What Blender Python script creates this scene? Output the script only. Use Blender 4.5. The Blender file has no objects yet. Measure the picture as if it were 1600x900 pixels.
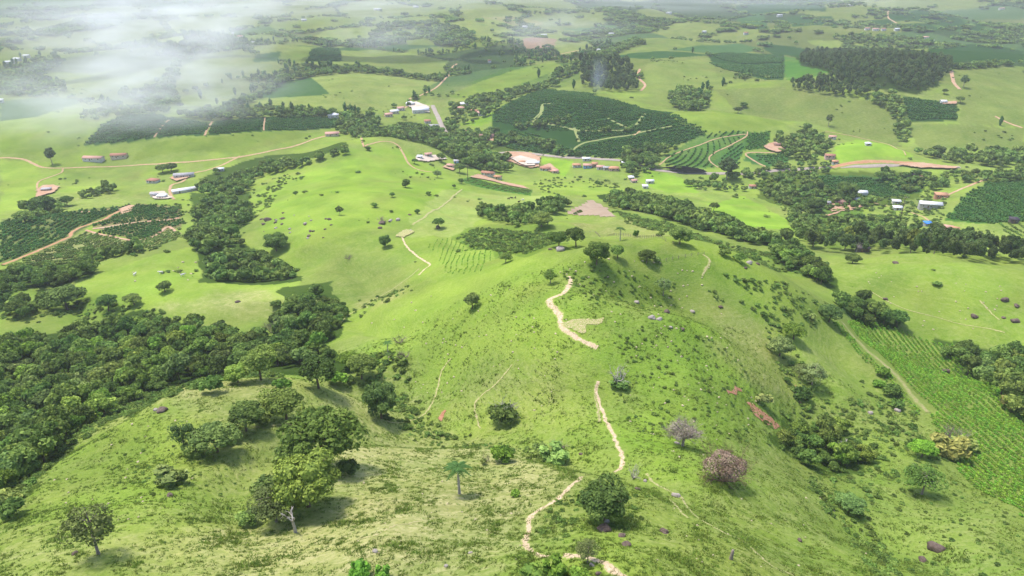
import bpy, math, random, time
import numpy as np
from mathutils import Vector, Matrix
T0 = time.time()
R = math.radians
random.seed(7)
rng = np.random.default_rng(7)
scene = bpy.context.scene
COL = scene.collection

# ------------------------------------------------------------------ camera, sky, sun, exposure
CAM_Z, PITCH, FPX = 210.0, R(25.0), 1143.0
cam_data = bpy.data.cameras.new('camera')
cam = bpy.data.objects.new('camera', cam_data)
COL.objects.link(cam)
cam.location = (0, 0, CAM_Z)
cam.rotation_euler = (math.pi / 2 - PITCH, 0, 0)
cam_data.sensor_width = 36.0
cam_data.lens = 36.0 * FPX / 1600.0
cam_data.clip_start = 1.0
cam_data.clip_end = 30000.0
scene.camera = cam

SUN_DIR = Vector((-0.34, 0.20, 0.92)).normalized()      # towards the sun
w = bpy.data.worlds.new('World')
scene.world = w
w.use_nodes = True
nt = w.node_tree
sky = nt.nodes.new('ShaderNodeTexSky')
sky.sky_type = 'NISHITA'
sky.sun_disc = False
sky.sun_elevation = math.asin(SUN_DIR.z)
sky.sun_rotation = math.atan2(SUN_DIR.x, SUN_DIR.y)
sky.air_density = 1.0
sky.dust_density = 2.0
nt.nodes['Background'].inputs['Strength'].default_value = 0.15
nt.links.new(sky.outputs[0], nt.nodes['Background'].inputs['Color'])
sun_data = bpy.data.lights.new('sun', 'SUN')
sun_data.energy = 2.4
sun_data.angle = R(10.0)
sun_data.color = (1.0, 0.95, 0.86)
sun = bpy.data.objects.new('sun', sun_data)
COL.objects.link(sun)
sun.rotation_euler = SUN_DIR.to_track_quat('Z', 'Y').to_euler()
sun.location = (0, 0, 900)

vs = scene.view_settings
vs.view_transform = 'Standard'
vs.look = 'None'
vs.exposure = 1.06
vs.gamma = 1.0
cy = scene.cycles
cy.use_denoising = True
cy.max_bounces = 5
cy.diffuse_bounces = 2
cy.glossy_bounces = 1
cy.transmission_bounces = 2
cy.transparent_max_bounces = 4
cy.volume_bounces = 3
cy.volume_step_rate = 1.0
cy.volume_max_steps = 96
cy.use_adaptive_sampling = True

HAZE = 0.000095          # haze density per metre
# mist banks: name, label, where in the photograph, metres away, half size, density, seed, noise scale, threshold
MISTS = [
 ('mist', 'drifting white mist bank over the western fields', 262, 48, 1250, (240, 195, 82), .0100, 1, 3.4, .47),
 ('mist', 'thin mist veil hanging down over the western pasture', 200, 140, 930, (225, 145, 68), .0115, 2, 3.0, .45),
 ('mist', 'long mist wisp along the upper western hills', 380, 6, 1700, (760, 260, 44), .0056, 3, 4.2, .46),
 ('mist', 'faint mist wisp over the central upland', 610, 50, 1400, (170, 120, 55), .0050, 4, 2.4, .46),
 ('mist', 'pale mist patch over the far western hills', 70, 45, 1500, (230, 150, 50), .0042, 8, 2.4, .45),
 ('mist', 'wide thin mist lying over the farthest hills', 1050, 2, 2600, (1250, 420, 45), .0015, 9, 3.0, .44),
 ('mist', 'small mist wisp by the far brown field', 870, 45, 1500, (200, 120, 55), .0044, 5, 2.2, .46),
 ('smoke', 'thin bluish smoke rising from the brown wood', 936, 118, 1010, (16, 14, 30),   .022, 6, 1.6, .42, (.75, .82, 1.0)),
]

# ------------------------------------------------------------------ helpers
def smooth(a, b, x):
    t = np.clip((x - a) / (b - a), 0, 1)
    return t * t * (3 - 2 * t)

PERM = np.random.default_rng(11).permutation(256)
GRAD = np.stack([np.cos(np.arange(256) * 2.399963), np.sin(np.arange(256) * 2.399963)], 1)

def perlin(x, y, seed=0):
    x = np.asarray(x, float); y = np.asarray(y, float)
    xi = np.floor(x).astype(np.int64); yi = np.floor(y).astype(np.int64)
    fx = x - xi; fy = y - yi
    def g(ix, iy, dx, dy):
        h = PERM[(PERM[(ix + seed * 57) & 255] + iy + seed * 131) & 255]
        v = GRAD[h]
        return v[..., 0] * dx + v[..., 1] * dy
    u = fx * fx * fx * (fx * (fx * 6 - 15) + 10)
    v = fy * fy * fy * (fy * (fy * 6 - 15) + 10)
    a = g(xi, yi, fx, fy); b = g(xi + 1, yi, fx - 1, fy)
    c = g(xi, yi + 1, fx, fy - 1); d = g(xi + 1, yi + 1, fx - 1, fy - 1)
    return (a + (b - a) * u) * (1 - v) + (c + (d - c) * u) * v * 1.0

def fbm(x, y, seed=0, n=3):
    s = 0; a = 1.0
    for i in range(n):
        s = s + a * perlin(x * 2 ** i, y * 2 ** i, seed + i)
        a *= 0.5
    return s

def ray(px, py):
    """azimuth and slope of the line of sight towards a point of the photograph"""
    x = (px - 800.0) / FPX; u = (450.0 - py) / FPX
    dy = math.cos(PITCH) + u * math.sin(PITCH)
    dz = -math.sin(PITCH) + u * math.cos(PITCH)
    return math.atan2(x, dy), dz / math.hypot(x, dy)

def tag(o, label=None, cat=None, group=None, kind=None):
    if label: o['label'] = label
    if cat: o['category'] = cat
    if group: o['group'] = group
    if kind: o['kind'] = kind
    return o

def mesh_np(name, V, F, mats=(), smooth_shade=False, attrs=None):
    """mesh from arrays; F is (n,4) or (n,3) or a list of such arrays"""
    me = bpy.data.meshes.new(name)
    V = np.asarray(V, np.float32)
    Fs = F if isinstance(F, (list, tuple)) else [F]
    Fs = [np.asarray(f, np.int32) for f in Fs if len(f)]
    me.vertices.add(len(V)); me.vertices.foreach_set('co', V.ravel())
    loops = np.concatenate([f.ravel() for f in Fs])
    cnt = np.concatenate([np.full(len(f), f.shape[1], np.int32) for f in Fs])
    start = np.concatenate([[0], np.cumsum(cnt)[:-1]]).astype(np.int32)
    me.loops.add(len(loops)); me.loops.foreach_set('vertex_index', loops)
    me.polygons.add(len(cnt)); me.polygons.foreach_set('loop_start', start)
    me.polygons.foreach_set('loop_total', cnt)
    if smooth_shade: me.polygons.foreach_set('use_smooth', np.ones(len(cnt), bool))
    for k, a in (attrs or {}).items():
        a = np.asarray(a, np.float32)
        if a.ndim == 2:
            at = me.attributes.new(k, 'FLOAT_COLOR', 'POINT')
            if a.shape[1] == 3: a = np.concatenate([a, np.ones((len(a), 1), np.float32)], 1)
            at.data.foreach_set('color', a.ravel())
        else:
            at = me.attributes.new(k, 'FLOAT', 'POINT'); at.data.foreach_set('value', a)
    me.update(calc_edges=True)
    me.validate()
    for m in mats: me.materials.append(m)
    return me

def link(name, data, parent=None):
    o = bpy.data.objects.new(name, data)
    COL.objects.link(o)
    if parent is not None: o.parent = parent
    return o

# ------------------------------------------------------------------ lie of the land: spot heights (x, y of the photograph, metres above the valley floor)
SPOTS = """
0 900 128|300 900 132|600 900 132|850 900 136|1000 900 138|1200 900 128|1400 900 116|1600 900 108
0 820 118|60 740 111|170 650 106|300 605 106|420 592 104|500 592 102|150 800 122|250 800 122|450 830 122|600 830 126|720 830 125|300 720 113|400 700 112|200 720 112
0 740 84|0 690 70|100 610 64|200 560 56|300 540 59|0 600 60|0 540 54|0 500 50|100 480 48|0 440 42|50 400 36|100 350 27|0 350 24|200 330 23|250 360 31|100 300 8|0 290 8|200 250 5|0 250 6|100 200 25|200 190 30|300 215 24|50 240 8
0 180 25|0 160 20|150 100 30|250 160 12|300 130 22|350 100 30|60 130 18|400 200 20|450 190 14
300 440 55|250 400 50|330 480 57|420 460 59|300 500 57|200 440 49|380 420 42|350 350 25|350 290 12|400 250 8|450 430 48|540 500 70|480 480 61|420 520 64|400 560 70|480 560 78
480 300 45|560 300 52|620 300 50|560 240 38|480 260 28|600 208 40|650 217 33|545 222 41|485 246 33|690 238 23|545 212 8|485 236 7|600 199 5|650 207 4|700 229 4|650 230 23|700 270 24|640 250 29|500 360 58|420 380 49|600 370 62|680 370 61|750 300 25|720 330 45|800 320 35|850 340 50|700 400 69|650 430 68|760 405 86|730 450 92
600 500 80|650 560 90|700 500 95|800 450 105|900 442 115|930 392 116.5|895 370 112|880 500 113|930 545 112.5|940 600 107|950 680 109|970 730 117|850 790 124|820 850 127|720 740 113|600 760 116|780 640 101|860 680 106|600 640 95|550 605 88|500 680 108|660 690 99|570 622 91|640 660 93|740 560 98
1070 680 107|1130 730 112|1000 640 108|1100 600 106|1000 486 112|1040 494 111|1100 516 107|1160 560 100|1000 466 104|1070 462 99|1130 468 97|1060 436 103|960 453 107|1100 405 106|1062 380 104|1200 430 97|1190 490 92|1200 560 93|1232 585 84|1266 655 84|1300 740 93|1370 855 98|1330 605 82|1385 690 86|1290 560 80|1250 450 88|1300 480 69|1160 405 100|1200 640 93|1230 700 96|1270 770 103|1150 800 118|1400 800 97|1400 600 72|1500 650 76|1600 680 80|1550 750 86|1500 820 96|1330 510 65|1450 530 58|1600 620 68|1560 570 58|1500 500 61|1600 520 66|1550 450 70|1400 440 68|1300 420 60|1400 404 70|1500 410 72|1600 427 72|1400 384 42|1500 385 42|1600 398 45|1300 392 46|1250 380 46
1150 350 32|1200 385 50|1050 320 25|1000 332 40|950 340 58|930 325 48|900 312 36|1000 370 95|960 362 99|1100 378 90|1150 392 92|1250 330 14|1350 330 15|1300 300 10|1400 290 8|1500 300 22|1580 300 30|1550 340 32|1450 330 15|1000 280 8|1100 270 6|1200 270 5|900 270 4|850 290 14|800 260 4|760 278 12
1080 230 18|1150 220 22|1200 222 15|1300 240 10|1350 240 20|1310 222 26|1345 216 33|1390 224 26|1420 240 14|1345 208 10|1310 213 10|1395 216 9|1150 195 30|1060 178 33|1120 174 36|1180 180 34|1230 194 28|1060 173 18|1120 169 18|1180 174 16|1235 187 12|1000 200 22|950 190 25|900 160 38|850 210 8|800 200 6|850 150 30|950 140 20|1000 110 35|900 100 30|1080 150 25|1110 142 36|1200 136 40|1300 145 40|1380 158 36|1110 136 22|1200 130 26|1150 120 35|1500 200 28|1500 150 40|1550 120 48|1380 95 60|1460 92 58|1300 110 50|1580 102 52|1580 150 38|1450 230 10|1550 230 12
500 150 20|550 120 30|450 140 18|600 150 12|650 170 2|700 110 8|700 200 2|760 210 4|500 80 25|600 90 20|420 90 25|300 60 20|100 50 20|700 60 20|800 90 15|800 40 20|950 50 20|1100 60 25|1250 50 22|1350 60 15|1350 40 25|1500 60 20|1600 60 20|1450 30 30|1200 20 25|1000 10 25|800 5 25|600 10 25|400 10 25|200 5 25|50 5 25|1400 5 30|1600 10 30
"""
pts = []
for tok in SPOTS.replace('\n', '|').split('|'):
    if tok.strip():
        px, py, z = map(float, tok.split())
        a, t = ray(px, py)
        pts.append((a, math.log((z - CAM_Z) / t), z))
for a in (-2.6, -1.6, -0.9, 0.9, 1.6, 2.6, 0):
    for r_, z_ in ((35, 130), (12, 132)): pts.append((a * (1 if r_ > 20 else .9), math.log(r_), z_))
for a in (-2.6, -1.5, 1.5, 2.6):
    for r_, z_ in ((150, 110), (500, 60), (2000, 30)): pts.append((a, math.log(r_), z_))
for a in np.linspace(-2.8, 2.8, 9):
    for r_ in (6000, 12000): pts.append((a, math.log(r_), 40))
pts = np.array(pts)
UV = pts[:, :2]
KC = 0.035
def rbf_fit(lam=0.010):
    d = np.sqrt(((UV[:, None] - UV[None]) ** 2).sum(2) + KC ** 2)
    n = len(UV)
    A = np.zeros((n + 3, n + 3))
    A[:n, :n] = -d + lam * np.eye(n) * -1 * -1
    P_ = np.concatenate([np.ones((n, 1)), UV], 1)
    A[:n, n:] = P_; A[n:, :n] = P_.T
    return np.linalg.solve(A, np.concatenate([pts[:, 2], np.zeros(3)]))
WT = rbf_fit()
def rbf(u, v):
    out = np.full(u.shape, WT[-3]) + WT[-2] * u + WT[-1] * v
    for i in range(len(UV)):
        out -= WT[i] * np.sqrt((u - UV[i, 0]) ** 2 + (v - UV[i, 1]) ** 2 + KC ** 2)
    return out

def relief(x, y, r, base):
    z = base
    far = smooth(900, 1700, r)
    vfar = smooth(2200, 4200, r)
    z = z + far * (42 * perlin(x / 400, y / 400, 3) + 15 * perlin(x / 165, y / 165, 4)) + vfar * 55 * perlin(x / 1500, y / 1500, 5)
    mid = 1 - smooth(500, 1200, r)
    z = z + (2.2 * perlin(x / 55, y / 55, 6) + 1.1 * perlin(x / 22, y / 22, 7)) * (0.25 + 0.75 * mid)
    # folds and shallow drainage lines down the near hills
    fold = smooth(75, 130, r) * (1 - smooth(380, 560, r))
    z = z + fold * (3.6 * perlin(x / 62, y / 62, 14) - 3.0 * (1 - smooth(0, .20, np.abs(perlin(x / 74 + .4, y / 74, 15)))))
    nr = 1 - smooth(250, 520, r)
    z = z + nr * 0.45 * perlin(x / 8.5, y / 8.5, 8)
    n2 = 1 - smooth(170, 300, r)
    z = z + n2 * (0.26 * perlin(x / 2.9, y / 2.9, 9) * .6 + 0.12 * perlin(x / 1.3, y / 1.3, 10))
    # cattle terraces that follow the contours of the steep pasture
    q = z / 1.25 + 0.9 * perlin(x / 14, y / 14, 12)
    z = z + n2 * 0.07 * np.sin(2 * np.pi * q) * (0.5 + 0.5 * smooth(-.2, .3, perlin(x / 30, y / 30, 13)))
    return z

# one sheet of land on rings round the hilltop: fine near by, coarse far off
AZ = np.concatenate([np.linspace(-math.pi, -0.82, 26)[:-1], np.linspace(-0.82, 0.82, 790), np.linspace(0.82, math.pi, 26)[1:]])
LR = np.concatenate([np.linspace(math.log(8), math.log(52), 22)[:-1], np.linspace(math.log(52), math.log(5200), 800), np.linspace(math.log(5200), math.log(9000), 14)[1:]])
GA, GL = np.meshgrid(AZ, LR, indexing='ij')
GR = np.exp(GL)
GX, GY = GR * np.sin(GA), GR * np.cos(GA)
# coarse evaluation of the smooth surface, then bilinear refinement
ca = np.concatenate([np.linspace(-math.pi, -0.82, 14)[:-1], np.linspace(-0.82, 0.82, 220), np.linspace(0.82, math.pi, 14)[1:]])
cl = np.linspace(math.log(8), math.log(9000), 320)
CB = rbf(*np.meshgrid(ca, cl, indexing='ij'))
def cub(xs, xq):
    i = np.clip(np.searchsorted(xs, xq) - 1, 0, len(xs) - 2)
    return i, (xq - xs[i]) / (xs[i + 1] - xs[i])
def base_at(a, l):
    i, f = cub(ca, a); j, g = cub(cl, l)
    f = f; g = g
    return (CB[i, j] * (1 - f) + CB[i + 1, j] * f) * (1 - g) + (CB[i, j + 1] * (1 - f) + CB[i + 1, j + 1] * f) * g
GB = base_at(GA, GL)
# soften the bilinear facets
for _ in range(2):
    GB[1:-1, 1:-1] = (GB[1:-1, 1:-1] * 2 + GB[:-2, 1:-1] + GB[2:, 1:-1] + GB[1:-1, :-2] + GB[1:-1, 2:]) / 6
GZ = relief(GX, GY, GR, GB)

def ground(x, y):
    """height of the land mesh under (x, y)"""
    x = np.asarray(x, float); y = np.asarray(y, float)
    a = np.arctan2(x, y); l = np.log(np.maximum(np.hypot(x, y), 8.01))
    i, f = cub(AZ, a); j, g = cub(LR, l)
    return (GZ[i, j] * (1 - f) + GZ[i + 1, j] * f) * (1 - g) + (GZ[i, j + 1] * (1 - f) + GZ[i + 1, j + 1] * f) * g

RR = np.exp(LR)
def P(px, py):
    """point of the land seen at a point of the photograph"""
    a, t = ray(px, py)
    i, f = cub(AZ, np.array([a])); i = int(i[0]); f = float(f[0])
    col = GZ[i] * (1 - f) + GZ[i + 1] * f
    d = col - (CAM_Z + t * RR)
    k = np.nonzero(d[20:] >= 0)[0]
    k = int(k[0]) + 20 if len(k) else len(RR) - 1
    k = max(k, 1)
    s = d[k - 1] / (d[k - 1] - d[k]) if d[k] != d[k - 1] else 0
    r_ = RR[k - 1] + (RR[k] - RR[k - 1]) * min(max(s, 0), 1)
    return Vector((r_ * math.sin(a), r_ * math.cos(a), col[k - 1] + (col[k] - col[k - 1]) * s))

def XY(poly):
    return np.array([P(x, y)[:2] for x, y in poly])

def inside(poly, x, y):
    r_ = np.zeros(x.shape, bool)
    n = len(poly)
    for i in range(n):
        x0, y0 = poly[i]; x1, y1 = poly[i - 1]
        c = ((y0 > y) != (y1 > y))
        with np.errstate(divide='ignore', invalid='ignore'):
            r_ ^= c & (x < (x1 - x0) * (y - y0) / (y1 - y0) + x0)
    return r_

def pp(s):
    v = [float(t) for t in s.replace(',', ' ').split()]
    return list(zip(v[0::2], v[1::2]))
# ------------------------------------------------------------------ materials
def mat(name):
    m = bpy.data.materials.new(name)
    m.use_nodes = True
    n = m.node_tree
    b = n.nodes['Principled BSDF']
    b.inputs['Roughness'].default_value = 0.85
    b.inputs['Specular IOR Level'].default_value = 0.15
    return m, n, b

def nd(n, t, **kw):
    o = n.nodes.new(t)
    for k, v in kw.items():
        if k in o.inputs: o.inputs[k].default_value = v
        else: setattr(o, k, v)
    return o

def mixc(n, fac, a, b, blend='MIX'):
    m = n.nodes.new('ShaderNodeMix'); m.data_type = 'RGBA'; m.blend_type = blend
    for sock, v in ((0, fac), (6, a), (7, b)):
        if isinstance(v, (int, float)): m.inputs[sock].default_value = v
        elif isinstance(v, tuple): m.inputs[sock].default_value = v if len(v) == 4 else v + (1,)
        else: n.links.new(v, m.inputs[sock])
    return m.outputs[2]

def noise(n, vec, scale, detail=3, rough=.55, dist=0):
    t = nd(n, 'ShaderNodeTexNoise'); t.inputs['Scale'].default_value = scale
    t.inputs['Detail'].default_value = detail; t.inputs['Roughness'].default_value = rough
    t.inputs['Distortion'].default_value = dist
    n.links.new(vec, t.inputs['Vector'])
    return t.outputs['Fac']

def ramp(n, fac, a, b, ca=0.0, cb=1.0):
    m = nd(n, 'ShaderNodeMapRange'); m.inputs[1].default_value = a; m.inputs[2].default_value = b
    m.inputs[3].default_value = ca; m.inputs[4].default_value = cb; m.interpolation_type = 'SMOOTHSTEP'
    n.links.new(fac, m.inputs[0])
    return m.outputs[0]

def land_material():
    m, n, b = mat('pasture_land')
    geo = nd(n, 'ShaderNodeNewGeometry')
    pos = geo.outputs['Position']
    at = nd(n, 'ShaderNodeAttribute'); at.attribute_name = 'land'
    dry = nd(n, 'ShaderNodeAttribute'); dry.attribute_name = 'dry'
    near = nd(n, 'ShaderNodeAttribute'); near.attribute_name = 'grassy'
    c = at.outputs['Color']
    # patches of different sward: brighter, duller
    n1 = noise(n, pos, 0.045, 4, .6)
    c = mixc(n, ramp(n, n1, .38, .66, 0, .6), c, mixc(n, 1.0, c, (0.70, 0.84, 0.72), 'MULTIPLY'))
    mq = nd(n, 'ShaderNodeMapping'); mq.inputs['Scale'].default_value = (.30, .30, 2.0)
    n.links.new(pos, mq.inputs['Vector'])
    n2 = noise(n, mq.outputs[0], 0.85, 6, .72, .4)
    c = mixc(n, ramp(n, n2, .35, .68, 0, .55), c, mixc(n, 1.0, c, (0.80, 0.88, 0.70), 'MULTIPLY'))
    n4 = noise(n, pos, 0.75, 4, .7)
    c = mixc(n, ramp(n, n4, .52, .72, 0, .5), c, mixc(n, 1.0, c, (1.35, 1.22, 1.3), 'MULTIPLY'))
    # straw: dead grass lying in streaks along the contours
    mp = nd(n, 'ShaderNodeMapping'); mp.inputs['Scale'].default_value = (.32, .32, 1.6)
    n.links.new(pos, mp.inputs['Vector'])
    n3 = noise(n, mp.outputs[0], 0.95, 6, .72, .6)
    mul = nd(n, 'ShaderNodeMath', operation='MULTIPLY')
    n.links.new(ramp(n, n3, .40, .70, 0, .75), mul.inputs[0]); n.links.new(dry.outputs['Fac'], mul.inputs[1])
    c = mixc(n, mul.outputs[0], c, (0.44, 0.40, 0.205))
    # tussocks with gaps between them
    vo = nd(n, 'ShaderNodeTexVoronoi'); vo.inputs['Scale'].default_value = 1.35
    vo.inputs['Randomness'].default_value = 1
    n.links.new(pos, vo.inputs['Vector'])
    m2 = nd(n, 'ShaderNodeMath', operation='MULTIPLY')
    n.links.new(ramp(n, vo.outputs['Distance'], .35, .8), m2.inputs[0]); n.links.new(near.outputs['Fac'], m2.inputs[1])
    c = mixc(n, m2.outputs[0], c, mixc(n, 1.0, c, (0.84, 0.89, 0.78), 'MULTIPLY'))
    n.links.new(c, b.inputs['Base Color'])
    b.inputs['Roughness'].default_value = 1
    b.inputs['Specular IOR Level'].default_value = 0.0
    bp = nd(n, 'ShaderNodeBump'); bp.inputs['Strength'].default_value = .8; bp.inputs['Distance'].default_value = .45
    add = nd(n, 'ShaderNodeMath', operation='MULTIPLY_ADD')
    n.links.new(noise(n, pos, 1.4, 5, .7), add.inputs[0]); add.inputs[1].default_value = 1.0
    n.links.new(n3, add.inputs[2])
    m3 = nd(n, 'ShaderNodeMath', operation='MULTIPLY')
    n.links.new(add.outputs[0], m3.inputs[0]); n.links.new(near.outputs['Fac'], m3.inputs[1])
    n.links.new(m3.outputs[0], bp.inputs['Height'])
    n.links.new(bp.outputs[0], b.inputs['Normal'])
    return m

def soil_material(name, col, col2, scale=.5, weeds=0.0, green=(0.10, 0.17, 0.03), verge=False):
    m, n, b = mat(name)
    pos = nd(n, 'ShaderNodeNewGeometry').outputs['Position']
    c = mixc(n, ramp(n, noise(n, pos, scale, 5, .65), .3, .7), col, col2)
    c = mixc(n, ramp(n, noise(n, pos, scale * 5, 4, .7), .35, .75, 0, .6), c, mixc(n, 1.0, c, (.72, .7, .68), 'MULTIPLY'))
    if verge:            # trodden soil that thins out into the sward at both sides
        ed = nd(n, 'ShaderNodeAttribute'); ed.attribute_name = 'edge'
        la = nd(n, 'ShaderNodeAttribute'); la.attribute_name = 'land'
        ad = nd(n, 'ShaderNodeMath', operation='ADD')
        n.links.new(ed.outputs['Fac'], ad.inputs[0]); n.links.new(noise(n, pos, scale * 1.6, 5, .7), ad.inputs[1])
        c = mixc(n, ramp(n, ad.outputs[0], .72, .98), la.outputs['Color'], c)
    if weeds:
        c = mixc(n, ramp(n, noise(n, pos, scale * 1.7, 5, .75), .72 - weeds, .80 - weeds), c, green)
    n.links.new(c, b.inputs['Base Color'])
    bp = nd(n, 'ShaderNodeBump'); bp.inputs['Strength'].default_value = .6; bp.inputs['Distance'].default_value = .3
    n.links.new(noise(n, pos, scale * 4, 5, .7), bp.inputs['Height'])
    n.links.new(bp.outputs[0], b.inputs['Normal'])
    b.inputs['Roughness'].default_value = 1
    return m

M_LAND = land_material()
M_PATH = soil_material('trodden_path_soil', (0.58, 0.45, 0.31), (0.45, 0.33, 0.21), 1.0, .16, (.20, .23, .06), True)
M_TRACK = soil_material('faint_cattle_track', (0.42, 0.36, 0.20), (0.32, 0.29, 0.13), 1.4, .22, (.19, .24, .05), True)
M_ROAD = soil_material('dirt_road_soil', (0.44, 0.29, 0.175), (0.36, 0.22, 0.13), .25, 0, (0, 0, 0), True)
M_REDROAD = soil_material('red_track_soil', (0.42, 0.235, 0.135), (0.35, 0.175, 0.095), .2, 0, (0, 0, 0), True)
M_PAVED = soil_material('dusty_grey_road', (0.33, 0.28, 0.24), (0.27, 0.23, 0.20), .15)
M_YARD = soil_material('bare_yard_soil', (0.43, 0.30, 0.20), (0.38, 0.21, 0.13), .12, .03)
M_PALE = soil_material('levelled_pale_soil', (0.56, 0.49, 0.42), (0.45, 0.36, 0.28), .1)
M_RED = soil_material('red_eroded_soil', (0.30, 0.135, 0.075), (0.40, 0.22, 0.13), .9, .05, (.13, .19, .04))
M_TILLED = soil_material('tilled_brown_soil', (0.33, 0.255, 0.18), (0.28, 0.20, 0.14), .12)
M_SCAR = soil_material('stony_pale_soil', (0.50, 0.40, 0.25), (0.35, 0.30, 0.13), 1.6, .25, (.19, .25, .05))

# ------------------------------------------------------------------ what grows where: colour of the land sheet
LUSH = np.array((0.194, 0.266, 0.042)); MID = np.array((0.172, 0.222, 0.050)); DRY = np.array((0.200, 0.205, 0.060))
PALE = np.array((0.205, 0.255, 0.062)); DULL = np.array((0.142, 0.182, 0.045)); CROP = np.array((0.055, 0.135, 0.022))
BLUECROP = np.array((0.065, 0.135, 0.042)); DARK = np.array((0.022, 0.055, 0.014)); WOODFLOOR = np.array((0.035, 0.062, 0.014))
BROWNISH = np.array((0.25, 0.235, 0.085)); SCRUB = np.array((0.125, 0.190, 0.030)); VIVID = np.array((0.182, 0.285, 0.032))
STRAW = np.array((0.345, 0.325, 0.135))

JIT = [(math.cos(i * 2.4) * math.sqrt((i + .5) / 12), math.sin(i * 2.4) * math.sqrt((i + .5) / 12)) for i in range(12)]
def paint():
    x, y, r_ = GX, GY, GR
    nA = fbm(x / 60, y / 60, 20, 3); nB = fbm(x / 24, y / 24, 24, 3); nC = fbm(x / 140, y / 140, 28, 2)
    k = smooth(-.45, .45, nA + .4 * nB)[..., None]
    col = LUSH * k + MID * (1 - k)
    k2 = smooth(.12, .55, nB + .4 * nC)[..., None]
    col = col * (1 - .6 * k2) + DULL * .6 * k2
    dry = 0.16 + 0.22 * smooth(0, .6, nC)
    wx, wy = x + 5 * nB, y + 5 * nA
    col = col * (1 - .18 * smooth(700, 1000, y))[..., None]      # cloud shade over the land beyond the village, put into its colour
    # far country: a patchwork of fields
    fx, fy = x + 70 * perlin(x / 260, y / 260, 31), y + 70 * perlin(x / 260, y / 260, 32)
    sel = (r_ > 1000) & (np.abs(GA) < 1.2)
    q = np.stack([fx[sel], fy[sel]], 1)
    best = np.full(len(q), 1e18); who = np.zeros(len(q), int); sec = np.full(len(q), 1e18)
    for i, (sx, sy, st) in enumerate(SEEDS):
        d = (q[:, 0] - sx) ** 2 + ((q[:, 1] - sy) * 0.62) ** 2
        b = d < best
        sec = np.where(b, best, np.minimum(sec, d)); best = np.where(b, d, best); who = np.where(b, i, who)
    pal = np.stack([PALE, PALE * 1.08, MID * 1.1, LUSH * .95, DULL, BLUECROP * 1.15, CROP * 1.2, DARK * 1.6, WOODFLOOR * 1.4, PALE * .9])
    fc = pal[SEEDS[who, 2].astype(int)] * .58  # crop colours darkened to paint in the cloud shade over the far country
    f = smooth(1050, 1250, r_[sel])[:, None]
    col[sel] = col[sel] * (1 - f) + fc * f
    # fields and swards that can be told apart
    for poly, c, amt, d_, rough in FIELDS:
        pw = XY(poly)
        lo, hi = pw.min(0) - 8, pw.max(0) + 8
        bb = (x > lo[0]) & (x < hi[0]) & (y > lo[1]) & (y < hi[1])
        idx = np.nonzero(bb)
        if not len(idx[0]): continue
        qx = x[idx] + (wx[idx] - x[idx]) * rough; qy = y[idx] + (wy[idx] - y[idx]) * rough
        if rough > 1.5:        # swards that fade into each other
            rad = min(.13 * np.sqrt(np.prod(hi - lo)), 14)
            msk = np.mean([inside(pw, qx + rad * dx, qy + rad * dy) for dx, dy in JIT], axis=0)
            msk = smooth(0.1, .9, msk + .30 * nB[idx] * (msk > 0) * (msk < 1))
        else: msk = inside(pw, qx, qy).astype(float)
        ins = msk > 0
        ii = (idx[0][ins], idx[1][ins]); mk_ = msk[ins]
        a_ = (amt * mk_)
        if rough > 1.5: a_ = a_ * (0.55 + .45 * smooth(-.4, .3, nB[ii]))
        a_ = a_[:, None]
        if pw[:, 1].mean() > 800: c = np.asarray(c) * .72  # distant fields: cloud shade mixed into the field colour
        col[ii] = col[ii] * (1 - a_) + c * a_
        if d_ is not None: dry[ii] = dry[ii] * (1 - mk_) + mk_ * d_ * (.7 + .5 * smooth(-.3, .4, nB[ii]))
    # uneven growth everywhere: lusher, thinner and browner spots
    grass = smooth(.10, .16, col[..., 1])
    v = fbm(x / 38, y / 38, 81, 4); u = fbm(x / 90, y / 90, 86, 3)
    col = col * (1 + grass * (.20 * v + .10 * u))[..., None]
    br = (grass * .26 * smooth(.12, .6, fbm(x / 50 + 9, y / 50, 91, 3)))[..., None]
    col = col * (1 - br) + np.array((.19, .175, .06)) * br
    dk = (grass * .30 * (.35 + .65 * smooth(200, 420, GR)) * smooth(.15, .55, fbm(x / 32 - 7, y / 32, 95, 3)))[..., None]
    col = col * (1 - dk) + np.array((.075, .135, .022)) * dk
    return np.clip(col, 0, 1), dry

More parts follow.
